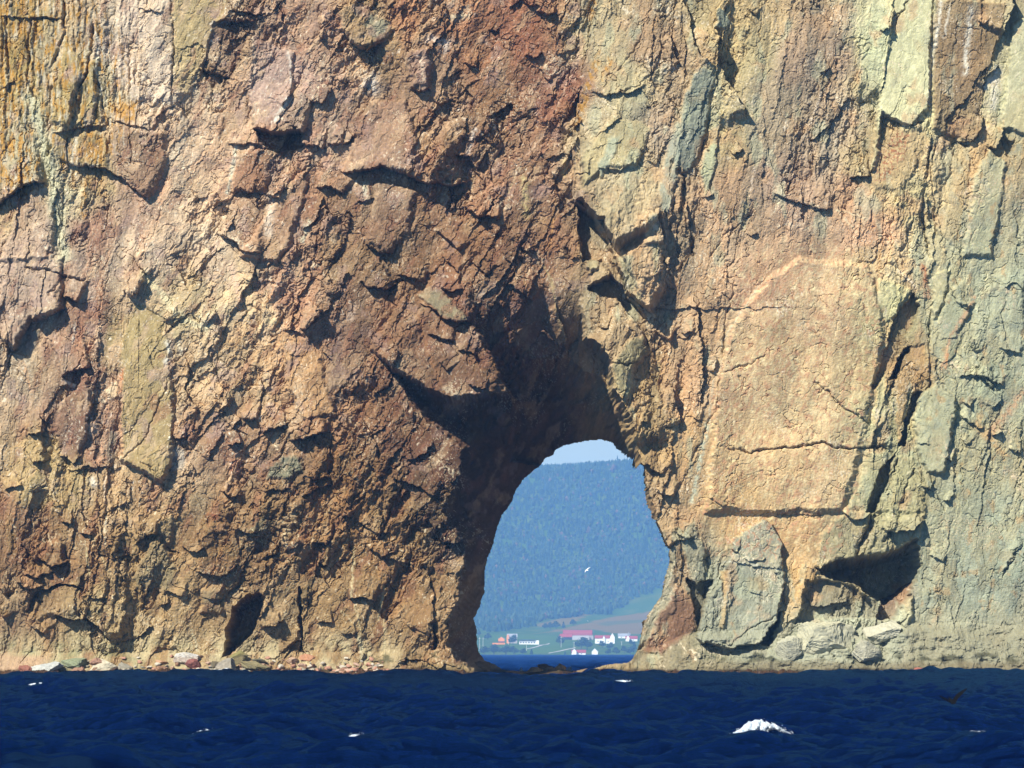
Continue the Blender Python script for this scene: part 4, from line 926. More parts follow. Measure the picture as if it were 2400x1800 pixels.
WD = math.radians(248)
T1 = fft_tile(512, 61.0, 4.5, WD, 0.05, 3, 5)
T2 = fft_tile(512, 23.0, 1.8, WD + 0.35, 0.03, 4, 4)
dists = np.concatenate([np.linspace(3, 72, 40), np.arange(72.5, 190, 0.16), np.arange(190, 412, 0.34), np.linspace(413, 560, 160), np.geomspace(562, 5600, 260)])
ha = math.atan(1200 / FPX)
fine = np.linspace(-ha * 1.25, ha * 1.25, 860)
outer = np.linspace(ha * 1.3, math.pi, 60)
angs = np.concatenate([-outer[::-1], fine, outer])
AA, DD = np.meshgrid(angs, dists)
ax, ad = AA.ravel(), DD.ravel()
sx = ad * np.sin(ax); sy = ad * np.cos(ax) - CAMD
fad = np.where(np.abs(ax) < ha * 1.26, 1.0, np.clip(1 - (np.abs(ax) - ha * 1.26) * 1.2, 0.0, 1))
far = np.clip(600 / ad, 0, 1)
near_shore = np.clip((-5.5 - sy) / 14, 0.5, 1); near_shore = np.where(sy > 30, 1, near_shore)
near_shore = np.maximum(near_shore, 0.55 * sst(22, 40, sx))
A1, A2, A3 = 0.27, 0.075, 0.22
Z = A1 * samp(T1[0], sx, sy, 61) + A2 * samp(T2[0], sx, sy, 23)
swl = np.sin(0.30 * sx + 0.24 * sy + 1.4 * gn(sx / 22, sy / 22, 31)) * 0.5 + fbm(sx / 17, sy / 11, 3, 32)
Z += A3 * swl
Z *= fad * near_shore * (0.6 + 0.4 * far)
DXs = (A1 * samp(T1[1], sx, sy, 61) + A2 * samp(T2[1], sx, sy, 23)) * fad * near_shore * far
DYs = (A1 * samp(T1[2], sx, sy, 61) + A2 * samp(T2[2], sx, sy, 23)) * fad * near_shore * far
# a swell crest running to the right-hand rocks
Z += 0.62 * np.exp(-((sy + 26 + 0.25 * (sx - 40)) / 4.0) ** 2) * sst(27, 42, sx) * sst(90, 60, sx)
# breaking crests: photo x0, x1, crest row, base row, label
CAPS = [
 (tp('I', [(245, 1365), (830, 1490)]), 'largest breaking wave crest, thick white foam at lower right', 1.0),
 (tp('H', [(1700, 1075), (2010, 1140)]), 'white breaker with a long tail just off the right arch pier', .85),
 (tp('I', [(1500, 1232), (1735, 1266)]), 'low white crest right beside the black diving bird', .8),
 (tp('I', [(900, 1248), (1065, 1275)]), 'small white crest between the largest breaker and the black bird', .6),
 (tp('I', [(195, 1170), (395, 1197)]), 'thin white crest left of centre below the grey shore rocks', .6),
 (tp('G', [(1240, 1430), (1460, 1482)]), 'frothy grey white crest in the lower left water', .75),
 (tp('H', [(-10, 1452), (270, 1508)]), 'faint sloping streak of foam at the bottom, left of centre', .6),
 (tp('H', [(580, 1136), (710, 1158)]), 'tiny white crest below the left pier of the arch', .5),
 (tp('G', [(1195, 1234), (1285, 1251)]), 'tiny white crest in the middle of the left water', .5),
 (tp('G', [(1840, 1308), (1945, 1326)]), 'small broken crest right of centre in the left water', .5),
 (tp('H', [(70, 1150), (160, 1172)]), 'short white crest just left of the arch pier water', .45),
 (tp('I', [(1260, 1085), (1345, 1104)]), 'small foam crest below the triangular pink rock', .45),
]
cap_info = []
for (p0, p1), lb, foam in CAPS:
    base = p1[1]; d_ = (CAMH - 0.10) * FPX / (base - HOR)
    k_ = S * d_ / CAMD
    x0 = (p0[0] - CX) * k_; x1 = (p1[0] - CX) * k_; hh = (p1[1] - p0[1]) * k_
    y0 = d_ - CAMD
    cap_info.append((x0, x1, y0, hh, lb, foam, d_))
    xc, hw = (x0 + x1) / 2, (x1 - x0) / 2
    rx = (sx - xc) / (hw * 1.6); ry = (sy - (y0 + 0.35 + 0.8 * (sx - xc))) / (0.55 + hh)
    wv = np.exp(-rx ** 2 * 1.2 - ry ** 2)
    flat_ = np.exp(-((sx - xc) / (hw * 1.9)) ** 2 - ((sy - y0 + 2.5) / 4.0) ** 2)
    Z = Z * (1 - 0.8 * flat_) + wv * (hh * 0.40 + 0.14)
Zg = Z.reshape(AA.shape)
sxg = (sx + 0.75 * DXs); syg = (sy + 0.75 * DYs)
# foam specks: steep short crests
T1l = samp(T1[0], sx, sy, 61); T2l = samp(T2[0], sx, sy, 23)
gate_ = sst(0.12, 0.3, fbm(sx / 5, sy / 8, 3, 36))
foam_a = sst(3.1, 3.6, T1l + 0.45 * T2l + 0.5 * fbm(sx * 2, sy * 2, 2, 33)) * gate_
foam_a = np.maximum(foam_a, 0.0 * sst(2.9, 3.5, T2l + 0.3 * T1l) * gate_) * sst(0, .2, fbm(sx * 3, sy * 3, 3, 34) + .1)
yb_ = -np.array([cliff_p(p_, 1586) for p_ in np.linspace(-200, 2600, 1400)])
ysh = np.interp(CX + sx / S, np.linspace(-200, 2600, 1400), yb_)
foam_a = np.maximum(foam_a, .75 * sst(ysh - 1.1, ysh - .3, sy) * sst(ysh + 2, ysh + 1, sy) * sst(0.02, .3, fbm(sx / 2.2, sy / 1.5, 3, 38) + .1 * sst(10, 25, sx)))
foam_a *= (np.abs(ax) < ha * 1.26)

m, t, b = nt('sea_water')
M_SEA = m
fa = t.nodes.new('ShaderNodeAttribute'); fa.attribute_name = 'foam'
tc = t.nodes.new('ShaderNodeTexCoord')
n1_ = t.nodes.new('ShaderNodeTexNoise'); n1_.inputs['Scale'].default_value = 3.2; n1_.inputs['Detail'].default_value = 7; n1_.inputs['Roughness'].default_value = .62
mp = t.nodes.new('ShaderNodeMapping'); mp.inputs['Scale'].default_value = (0.8, 1.5, 1.0)
t.links.new(tc.outputs['Object'], mp.inputs[0]); t.links.new(mp.outputs[0], n1_.inputs['Vector'])
bp = t.nodes.new('ShaderNodeBump'); bp.inputs['Strength'].default_value = 1.0; bp.inputs['Distance'].default_value = 0.30
t.links.new(n1_.outputs['Fac'], bp.inputs['Height'])
t.nodes.remove(b)
out = t.nodes['Material Output']
df = t.nodes.new('ShaderNodeBsdfDiffuse'); df.inputs['Color'].default_value = (0.0003, 0.002, 0.018, 1)
gl = t.nodes.new('ShaderNodeBsdfGlossy'); gl.inputs['Color'].default_value = (0.10, 0.38, 1.0, 1); gl.inputs['Roughness'].default_value = 0.10
fo = t.nodes.new('ShaderNodeBsdfDiffuse'); fo.inputs['Color'].default_value = (.72, .78, .82, 1)
fr = t.nodes.new('ShaderNodeFresnel'); fr.inputs['IOR'].default_value = 1.58
for q in (df, gl, fr): t.links.new(bp.outputs['Normal'], q.inputs['Normal'])
m1 = t.nodes.new('ShaderNodeMixShader'); m2 = t.nodes.new('ShaderNodeMixShader')
t.links.new(fr.outputs[0], m1.inputs[0]); t.links.new(df.outputs[0], m1.inputs[1]); t.links.new(gl.outputs[0], m1.inputs[2])
n5 = t.nodes.new('ShaderNodeTexNoise'); n5.inputs['Scale'].default_value = 9; n5.inputs['Detail'].default_value = 6; t.links.new(tc.outputs['Object'], n5.inputs['Vector'])
f5 = t.nodes.new('ShaderNodeMath'); f5.operation = 'ADD'; t.links.new(n5.outputs['Fac'], f5.inputs[0]); t.links.new(fa.outputs['Fac'], f5.inputs[1])
f6 = t.nodes.new('ShaderNodeMapRange'); f6.inputs[1].default_value = .95; f6.inputs[2].default_value = 1.25; t.links.new(f5.outputs[0], f6.inputs[0])
t.links.new(f6.outputs[0], m2.inputs[0]); t.links.new(m1.outputs[0], m2.inputs[1]); t.links.new(fo.outputs[0], m2.inputs[2])
t.links.new(m2.outputs[0], out.inputs['Surface'])
sea = mesh_obj('sea', np.stack([sxg, syg, Z], 1), grid_faces(*AA.shape)[:, ::-1], M_SEA, smooth=True, attrs={'foam': np.clip(foam_a, 0, 1)})
tag(sea, 'choppy deep blue sea in front of the cliff', 'sea', kind='structure')

def sea_z(x, y):
    d_ = math.hypot(x, y + CAMD); a_ = math.atan2(x, y + CAMD)
    return float(Zg[int(np.clip(np.searchsorted(dists, d_), 0, len(dists) - 1)), int(np.clip(np.searchsorted(angs, a_), 0, len(angs) - 1))])

m, t, b = nt('sea_foam'); M_FOAM = m
b.inputs['Roughness'].default_value = 0.9; b.inputs['Specular IOR Level'].default_value = .1
b.inputs['Subsurface Weight'].default_value = 0.0
tc = t.nodes.new('ShaderNodeTexCoord')
no = t.nodes.new('ShaderNodeTexNoise'); no.inputs['Scale'].default_value = 7; no.inputs['Detail'].default_value = 8; no.inputs['Roughness'].default_value = .7
cr = t.nodes.new('ShaderNodeValToRGB'); cr.color_ramp.elements[0].position = .35; cr.color_ramp.elements[1].position = .6
cr.color_ramp.elements[0].color = (.45, .58, .70, 1); cr.color_ramp.elements[1].color = (.84, .88, .90, 1)
t.links.new(tc.outputs['Object'], no.inputs['Vector']); t.links.new(no.outputs['Fac'], cr.inputs['Fac']); t.links.new(cr.outputs['Color'], b.inputs['Base Color'])
n3_ = t.nodes.new('ShaderNodeTexNoise'); n3_.inputs['Scale'].default_value = 16; n3_.inputs['Detail'].default_value = 8; n3_.inputs['Roughness'].default_value = .75
t.links.new(tc.outputs['Object'], n3_.inputs['Vector'])
dn = t.nodes.new('ShaderNodeAttribute'); dn.attribute_name = 'dens'
ad = t.nodes.new('ShaderNodeMath'); ad.operation = 'ADD'; t.links.new(n3_.outputs['Fac'], ad.inputs[0]); t.links.new(dn.outputs['Fac'], ad.inputs[1])
mr = t.nodes.new('ShaderNodeMapRange'); mr.interpolation_type = 'SMOOTHSTEP'; mr.inputs[1].default_value = .72; mr.inputs[2].default_value = 1.0
t.links.new(ad.outputs[0], mr.inputs[0]); t.links.new(mr.outputs[0], b.inputs['Alpha'])
bf = t.nodes.new('ShaderNodeBump'); bf.inputs['Strength'].default_value = .8; bf.inputs['Distance'].default_value = .05
t.links.new(n3_.outputs['Fac'], bf.inputs['Height']); t.links.new(bf.outputs['Normal'], b.inputs['Normal'])

ICV, ICF = ico(1)
def whitecap(x0, x1, y0, hh, lb, foam, d_, seed):
    """a tumbling foam crest: ragged sloping heap plus loose clots of spray"""
    n, m_ = 130, 30
    u = np.linspace(0, 1, n)[:, None] * np.ones((1, m_)); v = np.ones((n, 1)) * np.linspace(0, 1, m_)[None, :]
    u, v = u.ravel(), v.ravel()
    Lx = x1 - x0
    prof = sst(-.02, .34, u) ** .75 * (1 - u) ** 0.6 * 1.45
    ragged = 1 + 0.30 * fbm(u * 7, v * 3 + seed, 3, seed) + 0.10 * fbm(u * 26, v * 12, 3, seed + 2)
    H_ = hh * prof * ragged * foam ** .3
    X_ = x0 + Lx * u
    Y_ = y0 + (0.8 * (X_ - (x0 + x1) / 2)) + (v - 0.25) * (0.35 + 0.9 * hh) * (0.4 + 0.6 * prof)
    sh = np.sin(np.pi * np.clip(v * 1.0, 0, 1)) ** 0.6
    base = np.array([sea_z(a, b_) for a, b_ in zip(X_, Y_)])
    Z_ = base - 0.06 + H_ * sh * 0.50
    Z_ += 0.16 * hh * fbm(X_ * 9, Y_ * 9 + Z_ * 9, 4, seed + 4); Y_ = Y_ + 0.25 * hh * fbm(X_ * 9, Z_ * 9, 3, seed + 5)
    De = [(.75 * np.clip(sh, 0, 1) - .10) * sst(0, .10, u) * (1 - 0.75 * u ** 2.2) + .12 * fbm(u * 12, v * 5, 3, seed + 8)]
    De[0] = De[0] - .16 * (1 - foam)
    V_ = [np.stack([X_, Y_, Z_], 1)]; F_ = [np.concatenate([q[:, [0, 1, 2]] for q in [grid_faces(n, m_)]] + [grid_faces(n, m_)[:, [0, 2, 3]]])]
    off = n * m_
    rg = np.random.RandomState(seed)
    for _ in range(int(150 * foam)):
        uu = rg.beta(1.3, 1.6); pr = min(1, uu / .34) * (1 - uu) ** .6 * 1.45
        r = hh * rg.uniform(.008, .03)
        xx = x0 + Lx * uu + rg.normal() * 0.03 * Lx; yy = y0 + 0.8 * (xx - (x0 + x1) / 2) + rg.uniform(-.1, .5) * hh
        zz = sea_z(xx, yy) + hh * 0.5 * pr * rg.uniform(.3, 1.1)
        V_.append(ICV * r + np.array([xx, yy, zz])); F_.append(ICF + off); off += len(ICV); De.append(np.ones(len(ICV)))
    V_ = np.concatenate(V_)
    c0 = np.array([(x0 + x1) / 2, y0, 0.0])
    o = mesh_obj('whitecap', V_ - c0, np.concatenate(F_), M_FOAM, smooth=True, attrs={'dens': np.concatenate(De)})
    o.location = c0
    tag(o, lb, 'breaking wave', 'white crests breaking on the choppy sea')
for i, ci in enumerate(cap_info):
    whitecap(*ci, 900 + i * 7)
# spray behind the arch floor
for i, (pa, pb, lb) in enumerate([((1213, 1558), (1241, 1568), 'small white wave breaking behind the left side of the arch floor'), ((1322, 1556), (1356, 1570), 'white wave spraying up behind the sunlit reef rock in the arch')]):
    d_ = 440.0; k_ = S * d_ / CAMD
    x0 = (pa[0] - CX) * k_; x1 = (pb[0] - CX) * k_
    zt = CAMH + (HOR - pa[1]) * k_
    whitecap(x0, x1, d_ - CAMD, max(.5, zt / .5 * .9), lb, .8, d_, 990 + i)
print('sea', len(Z), round(time.time() - T00, 1))
# ================================================================== FAR SHORE
KEYS = [(3490, 1539.5), (3505, 1537.0), (3560, 1534.5), (3700, 1524), (3900, 1509), (4200, 1489), (4500, 1468), (4800, 1440), (5150, 1285), (5480, 1105), (5620, 1094), (6000, 1120), (6600, 1200)]
KD = np.array([k[0] for k in KEYS], float)
KZ = np.array([CAMH + (HOR - k[1]) * S * k[0] / CAMD for k in KEYS])
DK = 1.5
def far_z(x, d):
    return CAMH + (far_z0(np.asarray(x, float) / DK, np.asarray(d, float) / DK) - CAMH) * DK
def far_z0(x, d):
    x = np.asarray(x, float); d = np.asarray(d, float)
    z = np.interp(d, KD, KZ)
    xc = (1380 - CX) * S * 5500 / CAMD
    z = z + (x - xc) * 0.055 * sst(4700, 5500, d)
    z = z + 5.0 * fbm((x / 130).astype(F32), (d / 210).astype(F32), 3, 801) * sst(4550, 5000, d)
    z = z + 0.8 * fbm((x / 40).astype(F32), (d / 90).astype(F32), 3, 802) * sst(3560, 3800, d)
    return z
def far_pt(px, d):
    x = (px - CX) * S * d / CAMD
    return x, d - CAMD, float(far_z(np.array([x]), np.array([d]))[0])
def px_of(x, d): return CX + x / (S * d / CAMD)
def d_of(py):       # distance on the far slope that shows at a photo row
    rows = np.array([HOR - (KZ[i] - CAMH) / (S * KD[i] / CAMD) for i in range(10)])
    return DK * float(np.interp(-py, -rows, KD[:10]))

fx = np.concatenate([np.arange(-3000, -420, 60.), np.arange(-420, 820, 6.), np.arange(820, 3400, 60.)])
fd = np.concatenate([np.arange(3470, 4900, 9.), np.arange(4900, 6700, 25.)])
fx = fx * DK; fd = fd * DK
FX, FD = np.meshgrid(fx, fd)
fX, fD = FX.ravel(), FD.ravel()
fZ = far_z(fX, fD)
fpx = px_of(fX, fD)
def ALB(c, k=0.5):
    c = lin(c); l = (c @ np.array([.25, .6, .15])); return (l + 1.35 * (c - l)) * k
gcol = np.tile(ALB((92, 118, 46)), (len(fX), 1))
w_ = sst(0.0, .3, fbm((fX / 25).astype(F32), (fD / 70).astype(F32), 4, 810))[:, None]
gcol = gcol * (1 - w_ * .6) + ALB((128, 136, 60)) * w_ * .6
def gband(w, c):
    global gcol
    gcol = gcol * (1 - w[:, None]) + ALB(c) * w[:, None]
nz = fbm((fX / 60).astype(F32), (fD / 120).astype(F32), 3, 811)
fpx2 = fpx + 25 * nz
# dry fields on the slope
def fieldmask(poly):
    rows = HOR - (np.interp(fD / DK, KD, KZ) - CAMH) / (S * fD / DK / CAMD)
    return sst(-.2, .2, np.where(inpoly(fpx.astype(F32), (rows + 3 * nz).astype(F32), poly), 1.0, -1.0))
ZQ = lambda pts: [(1040 + x / 4.254, 1420 + y / 4.254) for x, y in pts]
gband(0.9 * fieldmask(ZQ([(900, 190), (1150, 130), (1420, 70), (1440, 90), (1260, 190), (1000, 215)])), (158, 136, 70))
gband(0.9 * fieldmask(ZQ([(900, 280), (1250, 215), (1600, 130), (1800, 90), (2200, 40), (2600, 40), (2600, 300), (1700, 270), (1450, 230), (1100, 260)])), (160, 134, 66))
gband(0.6 * fieldmask(ZQ([(1500, 170), (2000, 130), (2100, 150), (1600, 200)])), (104, 120, 50))
gband(0.7 * fieldmask(ZQ([(400, 300), (700, 280), (1100, 300), (1300, 330), (1200, 470), (700, 470)])), (108, 136, 48))
gband(sst(3545 * DK, 3520 * DK, fD), (196, 180, 156))
M_LAND = mat_attr('far_land', 0.95, 0.05, 0.15, 0.15)
land = mesh_obj('far_shore', np.stack([fX, fD - CAMD, fZ], 1), grid_faces(*FX.shape), M_LAND, col=gcol, smooth=True)
tag(land, 'grassy far shore rising to a wooded hill across the bay', 'far shore', kind='structure')

# --- forest on the hill: thousands of trees read as one mass
rg = np.random.RandomState(12)
N = 44000
tx = rg.uniform(-330, 760, N); td = 4700 + 980 * rg.beta(1.0, .85, N)
extra_d = rg.uniform(4250, 4750, 1800); extra_x = rg.uniform(-330, 110, 1800)
tx = np.concatenate([tx, extra_x]); td = np.concatenate([td, extra_d])
tpx = px_of(tx, td)
lim = np.interp(tpx, [1000, 1180, 1250, 1290, 1370, 1420, 1500, 1700], [4250, 4300, 4480, 4640, 4770, 4780, 4900, 4960])
keep_ = td > lim + 40 * fbm((tx / 40).astype(F32), (td / 50).astype(F32), 2, 820)
tx, td = tx[keep_] * DK, td[keep_] * DK
tz = far_z(tx, td)
def conifer_proto():
    V_, F_ = [], []
    for r, z0, z1 in ((.30, .06, .55), (.22, .34, .80), (.13, .62, 1.0)):
        b_ = len(V_); n = 6
        for q in range(n): V_.append((r * math.cos(6.283 * q / n) * (1 + .25 * ((q * 7) % 3 - 1)), r * math.sin(6.283 * q / n), z0 + .03 * ((q * 5) % 3)))
        V_.append((0, 0, z1))
        for q in range(n): F_.append((b_ + q, b_ + (q + 1) % n, b_ + n))
    return np.array(V_), np.array(F_)
def broad_proto(sd):
    v, f = ico(1); rr = np.random.RandomState(sd)
    v = v * (1 + .28 * rr.normal(size=(len(v), 1)).clip(-1.2, 1.2)) * np.array([.36, .36, .42]) + np.array([0, 0, .56])
    return v, f
PV = [conifer_proto(), broad_proto(1), broad_proto(2)]
kind_ = rg.choice(3, len(tx), p=[.50, .25, .25])
hgt = np.where(kind_ == 0, rg.uniform(7, 15, len(tx)), rg.uniform(6.5, 11, len(tx)))
hgt *= np.where(td > 4800 * DK, .95, 1.25); hgt[(rg.uniform(size=len(tx)) < .012)] *= 1.5
tint = fbm((tx / 70).astype(F32), (td / 110).astype(F32), 3, 822)
Vs, Fs, Cs = [], [], []; off = 0
for k in range(3):
    v, f = PV[k]; sel = np.where(kind_ == k)[0]
    ang = rg.uniform(0, 6.28, len(sel)); ca, sa = np.cos(ang)[:, None], np.sin(ang)[:, None]
    wd = (hgt[sel] * (rg.uniform(.7, 1.0, len(sel)) if k == 0 else rg.uniform(.8, 1.3, len(sel))))[:, None]
    xx = tx[sel][:, None] + wd * (v[:, 0] * ca - v[:, 1] * sa)
    yy = (td[sel] - CAMD)[:, None] + wd * (v[:, 0] * sa + v[:, 1] * ca)
    zz = tz[sel][:, None] - .4 + hgt[sel][:, None] * v[:, 2]
    Vs.append(np.stack([xx, yy, zz], 2).reshape(-1, 3))
    Fs.append((f[None] + (np.arange(len(sel)) * len(v))[:, None, None]).reshape(-1, 3) + off); off += len(sel) * len(v)
    base = np.array([(.022, .050, .030), (.050, .085, .030), (.045, .075, .035)][k])
    cc = base * (1 + .35 * tint[sel][:, None]) * rg.uniform(.86, 1.14, (len(sel), 1))
    aut = (rg.uniform(size=len(sel)) < (0.0, .06, .05)[k] + (0, .08, .07)[k] * (tint[sel] > .1))[:, None]
    cc = np.where(aut, np.array([.11, .072, .045]) * rg.uniform(.6, 1.3, (len(sel), 1)), cc)
    Cs.append(np.repeat(cc, len(v), 0))
M_TREE = mat_attr('far_foliage', 0.9, 0.05, 1.0, 0.35)
forest = mesh_obj('forest', np.concatenate(Vs), np.concatenate(Fs), M_TREE, col=np.concatenate(Cs))
tag(forest, 'mixed spruce and leafy forest covering the hillside beyond the bay', 'forest', kind='stuff')

# --- single trees and bushes between the houses
M_BARK = mat_flat('tree_bark', (.07, .055, .04), .9)
def leaf_crown(kind, sd):
    rr = np.random.RandomState(sd); V_, F_ = [], []
    for i in range(420):
        if kind == 'conifer':
            z = 1 - rr.uniform() ** .6 * .92; r = .30 * (1 - z) ** .8 * (.75 + .5 * abs(math.sin(z * 23))) * rr.uniform(.5, 1)
            a = rr.uniform(0, 6.283); p = np.array([r * math.cos(a), r * math.sin(a), z]); s_ = .045
        else:
            c_ = [(0, 0, .62, .34), (.2, .1, .5, .25), (-.22, -.05, .48, .26), (.02, -.2, .45, .24), (-.05, .12, .80, .2)][i % 5]
            n_ = rr.normal(size=3); n_ /= np.linalg.norm(n_); p = np.array(c_[:3]) + n_ * c_[3] * rr.uniform(.55, 1.05) * np.array([1, 1, .9]); s_ = .06
        a1, a2 = rr.normal(size=3), rr.normal(size=3)
        a1 *= s_ / np.linalg.norm(a1); a2 *= s_ / np.linalg.norm(a2)
        b_ = len(V_); V_ += [p - a1, p + a2, p + a1, p - a2]; F_.append((b_, b_ + 1, b_ + 2, b_ + 3))
    return np.array(V_), F_
def tree_proto(kind, sd, colr):
    root = empty('pine_tree' if kind == 'conifer' else 'leafy_tree')
    n = 7; V_, F_ = [], []
    for z, r in ((0, .035), (.35, .025), (.75, .008)):
        for q in range(n): V_.append((r * math.cos(6.283 * q / n), r * math.sin(6.283 * q / n), z))
    for l in range(2):
        for q in range(n): F_.append((l * n + q, l * n + (q + 1) % n, (l + 1) * n + (q + 1) % n, (l + 1) * n + q))
    mesh_obj('trunk', V_, F_, M_BARK, root)
    v, f = leaf_crown(kind, sd)
    cc = np.array(colr) * np.repeat(np.random.RandomState(sd).uniform(.6, 1.4, (len(v) // 4, 1)), 4, 0)
    mesh_obj('crown', v, f, M_TREE, root, col=cc)
    return root
def copy_tree(o):
    c = o.copy(); C.objects.link(c)
    for ch in o.children:
        q = ch.copy(); C.objects.link(q); q.parent = c
    return c
con = tree_proto('conifer', 3, (.020, .045, .028)); brd = tree_proto('broad', 4, (.040, .070, .030))
used = {'c': False, 'b': False}
ZP = lambda x, y: (1040 + x / 4.254, 1420 + y / 4.254)
TREES = [ # zoom x, base y, top y, kind, width factor, label, group
 ('b', 350, 300, 250, 1.2, 'leafy tree at the left edge of the village, above the two poles'), ('b', 440, 345, 270, 1.2, 'leafy tree just left of the orange house'),
 ('b', 690, 390, 285, 1.1, 'dark leafy tree standing in front of the grey roofed barn'), ('b', 1160, 400, 300, 1.1, 'round leafy tree in front of the left end of the red roofed barn'),
 ('b', 1010, 240, 175, 1.2, 'leftmost leafy tree of the clump on the dry field'), ('b', 1060, 240, 165, 1.1, 'second leafy tree of the clump on the dry field'), ('b', 1120, 235, 150, 1.3, 'broad leafy tree in the middle of the clump on the dry field'),
 ('c', 1195, 222, 150, 1.0, 'pointed spruce closing the right end of the clump on the dry field'), ('b', 1290, 200, 132, 1.2, 'lone leafy tree right of the clump, above the red barn roof'),
 ('b', 1370, 440, 310, 1.2, 'tall leafy tree left of the white house with red gables'), ('b', 1430, 440, 320, 1.1, 'leafy tree overlapping the left end of the white house'), ('b', 1470, 300, 245, 1.0, 'leafy tree behind the rounded end of the red roofed barn'),
 ('b', 1580, 420, 345, 1.2, 'bushy tree below the middle of the white house'), ('b', 1660, 440, 360, 1.2, 'bushy tree below the right gable of the white house'), ('b', 1870, 400, 335, 1.1, 'leafy tree before the round white cottage'),
 ('c', 1900, 440, 350, 1.0, 'pointed spruce next to the right arch pier'), ('b', 1800, 470, 395, 1.2, 'leafy shore tree right of the small white cottage'), ('b', 1640, 495, 430, 1.3, 'leafy shore tree touching the small white cottage'),
 ('b', 400, 490, 400, 1.4, 'shore bush under the left pair of poles'), ('b', 500, 495, 385, 1.5, 'broad shore bush below the orange porch'), ('b', 620, 495, 395, 1.5, 'large shore bush left of the bare grass slope'), ('b', 700, 495, 405, 1.4, 'round shore bush at the left edge of the bare grass slope'),
 ('b', 790, 495, 425, 1.3, 'low shore bush below the long low house'), ('c', 875, 495, 430, 1.0, 'small dark spruce at the shore below the long low house'), ('c', 1210, 495, 455, 1.0, 'tiny spruce just left of the shore cottages'),
 ('b', 1720, 500, 420, 1.3, 'leafy shore tree second right of the small white cottage'), ('b', 1860, 500, 410, 1.4, 'last leafy shore tree beside the right arch pier'),
]
for k, x, yb, yt, wf, lb in TREES:
    px, py = ZP(x, yb); d = d_of(py) if yb < 480 else 3548.0 * DK
    h_ = (yb - yt) / 4.254 * S * d / CAMD
    src = con if k == 'c' else brd
    o = src if not used[k] else copy_tree(src); used[k] = True
    o.location = far_pt(px, d); o.scale = (h_ * wf, h_ * wf, h_); o.rotation_euler = (0, 0, (x * 0.37) % 6.28)
    tag(o, lb, 'tree', 'trees between the houses of the far village')

# --- buildings
MW = mat_flat('white_clapboard', (.78, .78, .76), .7); MO = mat_flat('orange_paint', (.75, .26, .06), .7); MR = mat_flat('red_roof_sheet', (.30, .055, .05), .55)
MG = mat_flat('grey_shingle', (.30, .31, .32), .8); MD = mat_flat('dark_shingle', (.07, .075, .085), .8); MGL = mat_flat('window_glass', (.03, .04, .06), .1, spec=.5); MC = mat_flat('concrete', (.42, .41, .40), .9)
MWOOD = mat_flat('pole_wood', (.62, .60, .55), .85); MBR = mat_flat('road_gravel', (.52, .49, .44), .95); MBARN = mat_flat('barn_boards', (.36, .32, .30), .85)

def box(x0, x1, y0, y1, z0, z1):
    V_ = [(x0, y0, z0), (x1, y0, z0), (x1, y1, z0), (x0, y1, z0), (x0, y0, z1), (x1, y0, z1), (x1, y1, z1), (x0, y1, z1)]
    return V_, [(0, 3, 2, 1), (4, 5, 6, 7), (0, 1, 5, 4), (1, 2, 6, 5), (2, 3, 7, 6), (3, 0, 4, 7)]
def join(parts):
    V_, F_ = [], []
    for v, f in parts:
        o = len(V_); V_ += list(v); F_ += [tuple(i + o for i in q) for q in f]
    return V_, F_
def body_gable(L, W, H, R, axis='x'):
    """walls with pentagon ends; ridge along axis"""
    V_ = [(-L/2,-W/2,-2),(L/2,-W/2,-2),(L/2,W/2,-2),(-L/2,W/2,-2),(-L/2,-W/2,H),(L/2,-W/2,H),(L/2,W/2,H),(-L/2,W/2,H),(-L/2,0,H+R),(L/2,0,H+R)]
    F_ = [(0,1,5,4),(2,3,7,6),(1,2,6,9,5),(3,0,4,8,7),(4,5,9,8),(6,7,8,9),(0,3,2,1)]
    if axis == 'y': V_ = [(-y, x, z) for x, y, z in V_]
    return V_, F_
def roof_gable(L, W, H, R, axis='x', t=.25, oh=.5):
    V_ = []; F_ = []
    for sgn in (-1, 1):
        k = (W/2 + oh) / (W/2)
        a = [(-L/2-oh, 0, H+R+.05), (L/2+oh, 0, H+R+.05), (L/2+oh, sgn*W/2*k, H+R-R*k+.05), (-L/2-oh, sgn*W/2*k, H+R-R*k+.05)]
        b_ = len(V_); V_ += a + [(x, y, z + t) for x, y, z in a]
        q = [(0,1,2,3),(4,7,6,5),(0,4,5,1),(1,5,6,2),(2,6,7,3),(3,7,4,0)]
        F_ += [tuple(i + b_ for i in f) for f in q]
    if axis == 'y': V_ = [(-y, x, z) for x, y, z in V_]
    return V_, F_
def shift(vf, dx=0, dy=0, dz=0): return [(x + dx, y + dy, z + dz) for x, y, z in vf[0]], vf[1]
def part(name, vf, mat, parent): return mesh_obj(name, vf[0], vf[1], mat, parent)
def window(parent, x, z, w, h, y, fm=None):
    f = part('window', join([box(x-w/2, x-w/2+.12, y-.08, y+.02, z, z+h), box(x+w/2-.12, x+w/2, y-.08, y+.02, z, z+h), box(x-w/2+.12, x+w/2-.12, y-.08, y+.02, z, z+.12), box(x-w/2+.12, x+w/2-.12, y-.08, y+.02, z+h-.12, z+h)]), fm or MW, parent)
    part('pane', box(x-w/2+.12, x+w/2-.12, y-.05, y+.01, z+.12, z+h-.12), MGL, f); return f
def building(name, x, yb, d=None, rz=0.0):
    px, py = ZP(x, yb); d = d or d_of(py)
    X_, Y_, Z_ = far_pt(px, d)
    Z_ = CAMH + (HOR - py) * S * d / CAMD if d > 3600 * DK else Z_
    return empty(name, (X_, Y_, Z_), rz), S * d / CAMD / 4.254
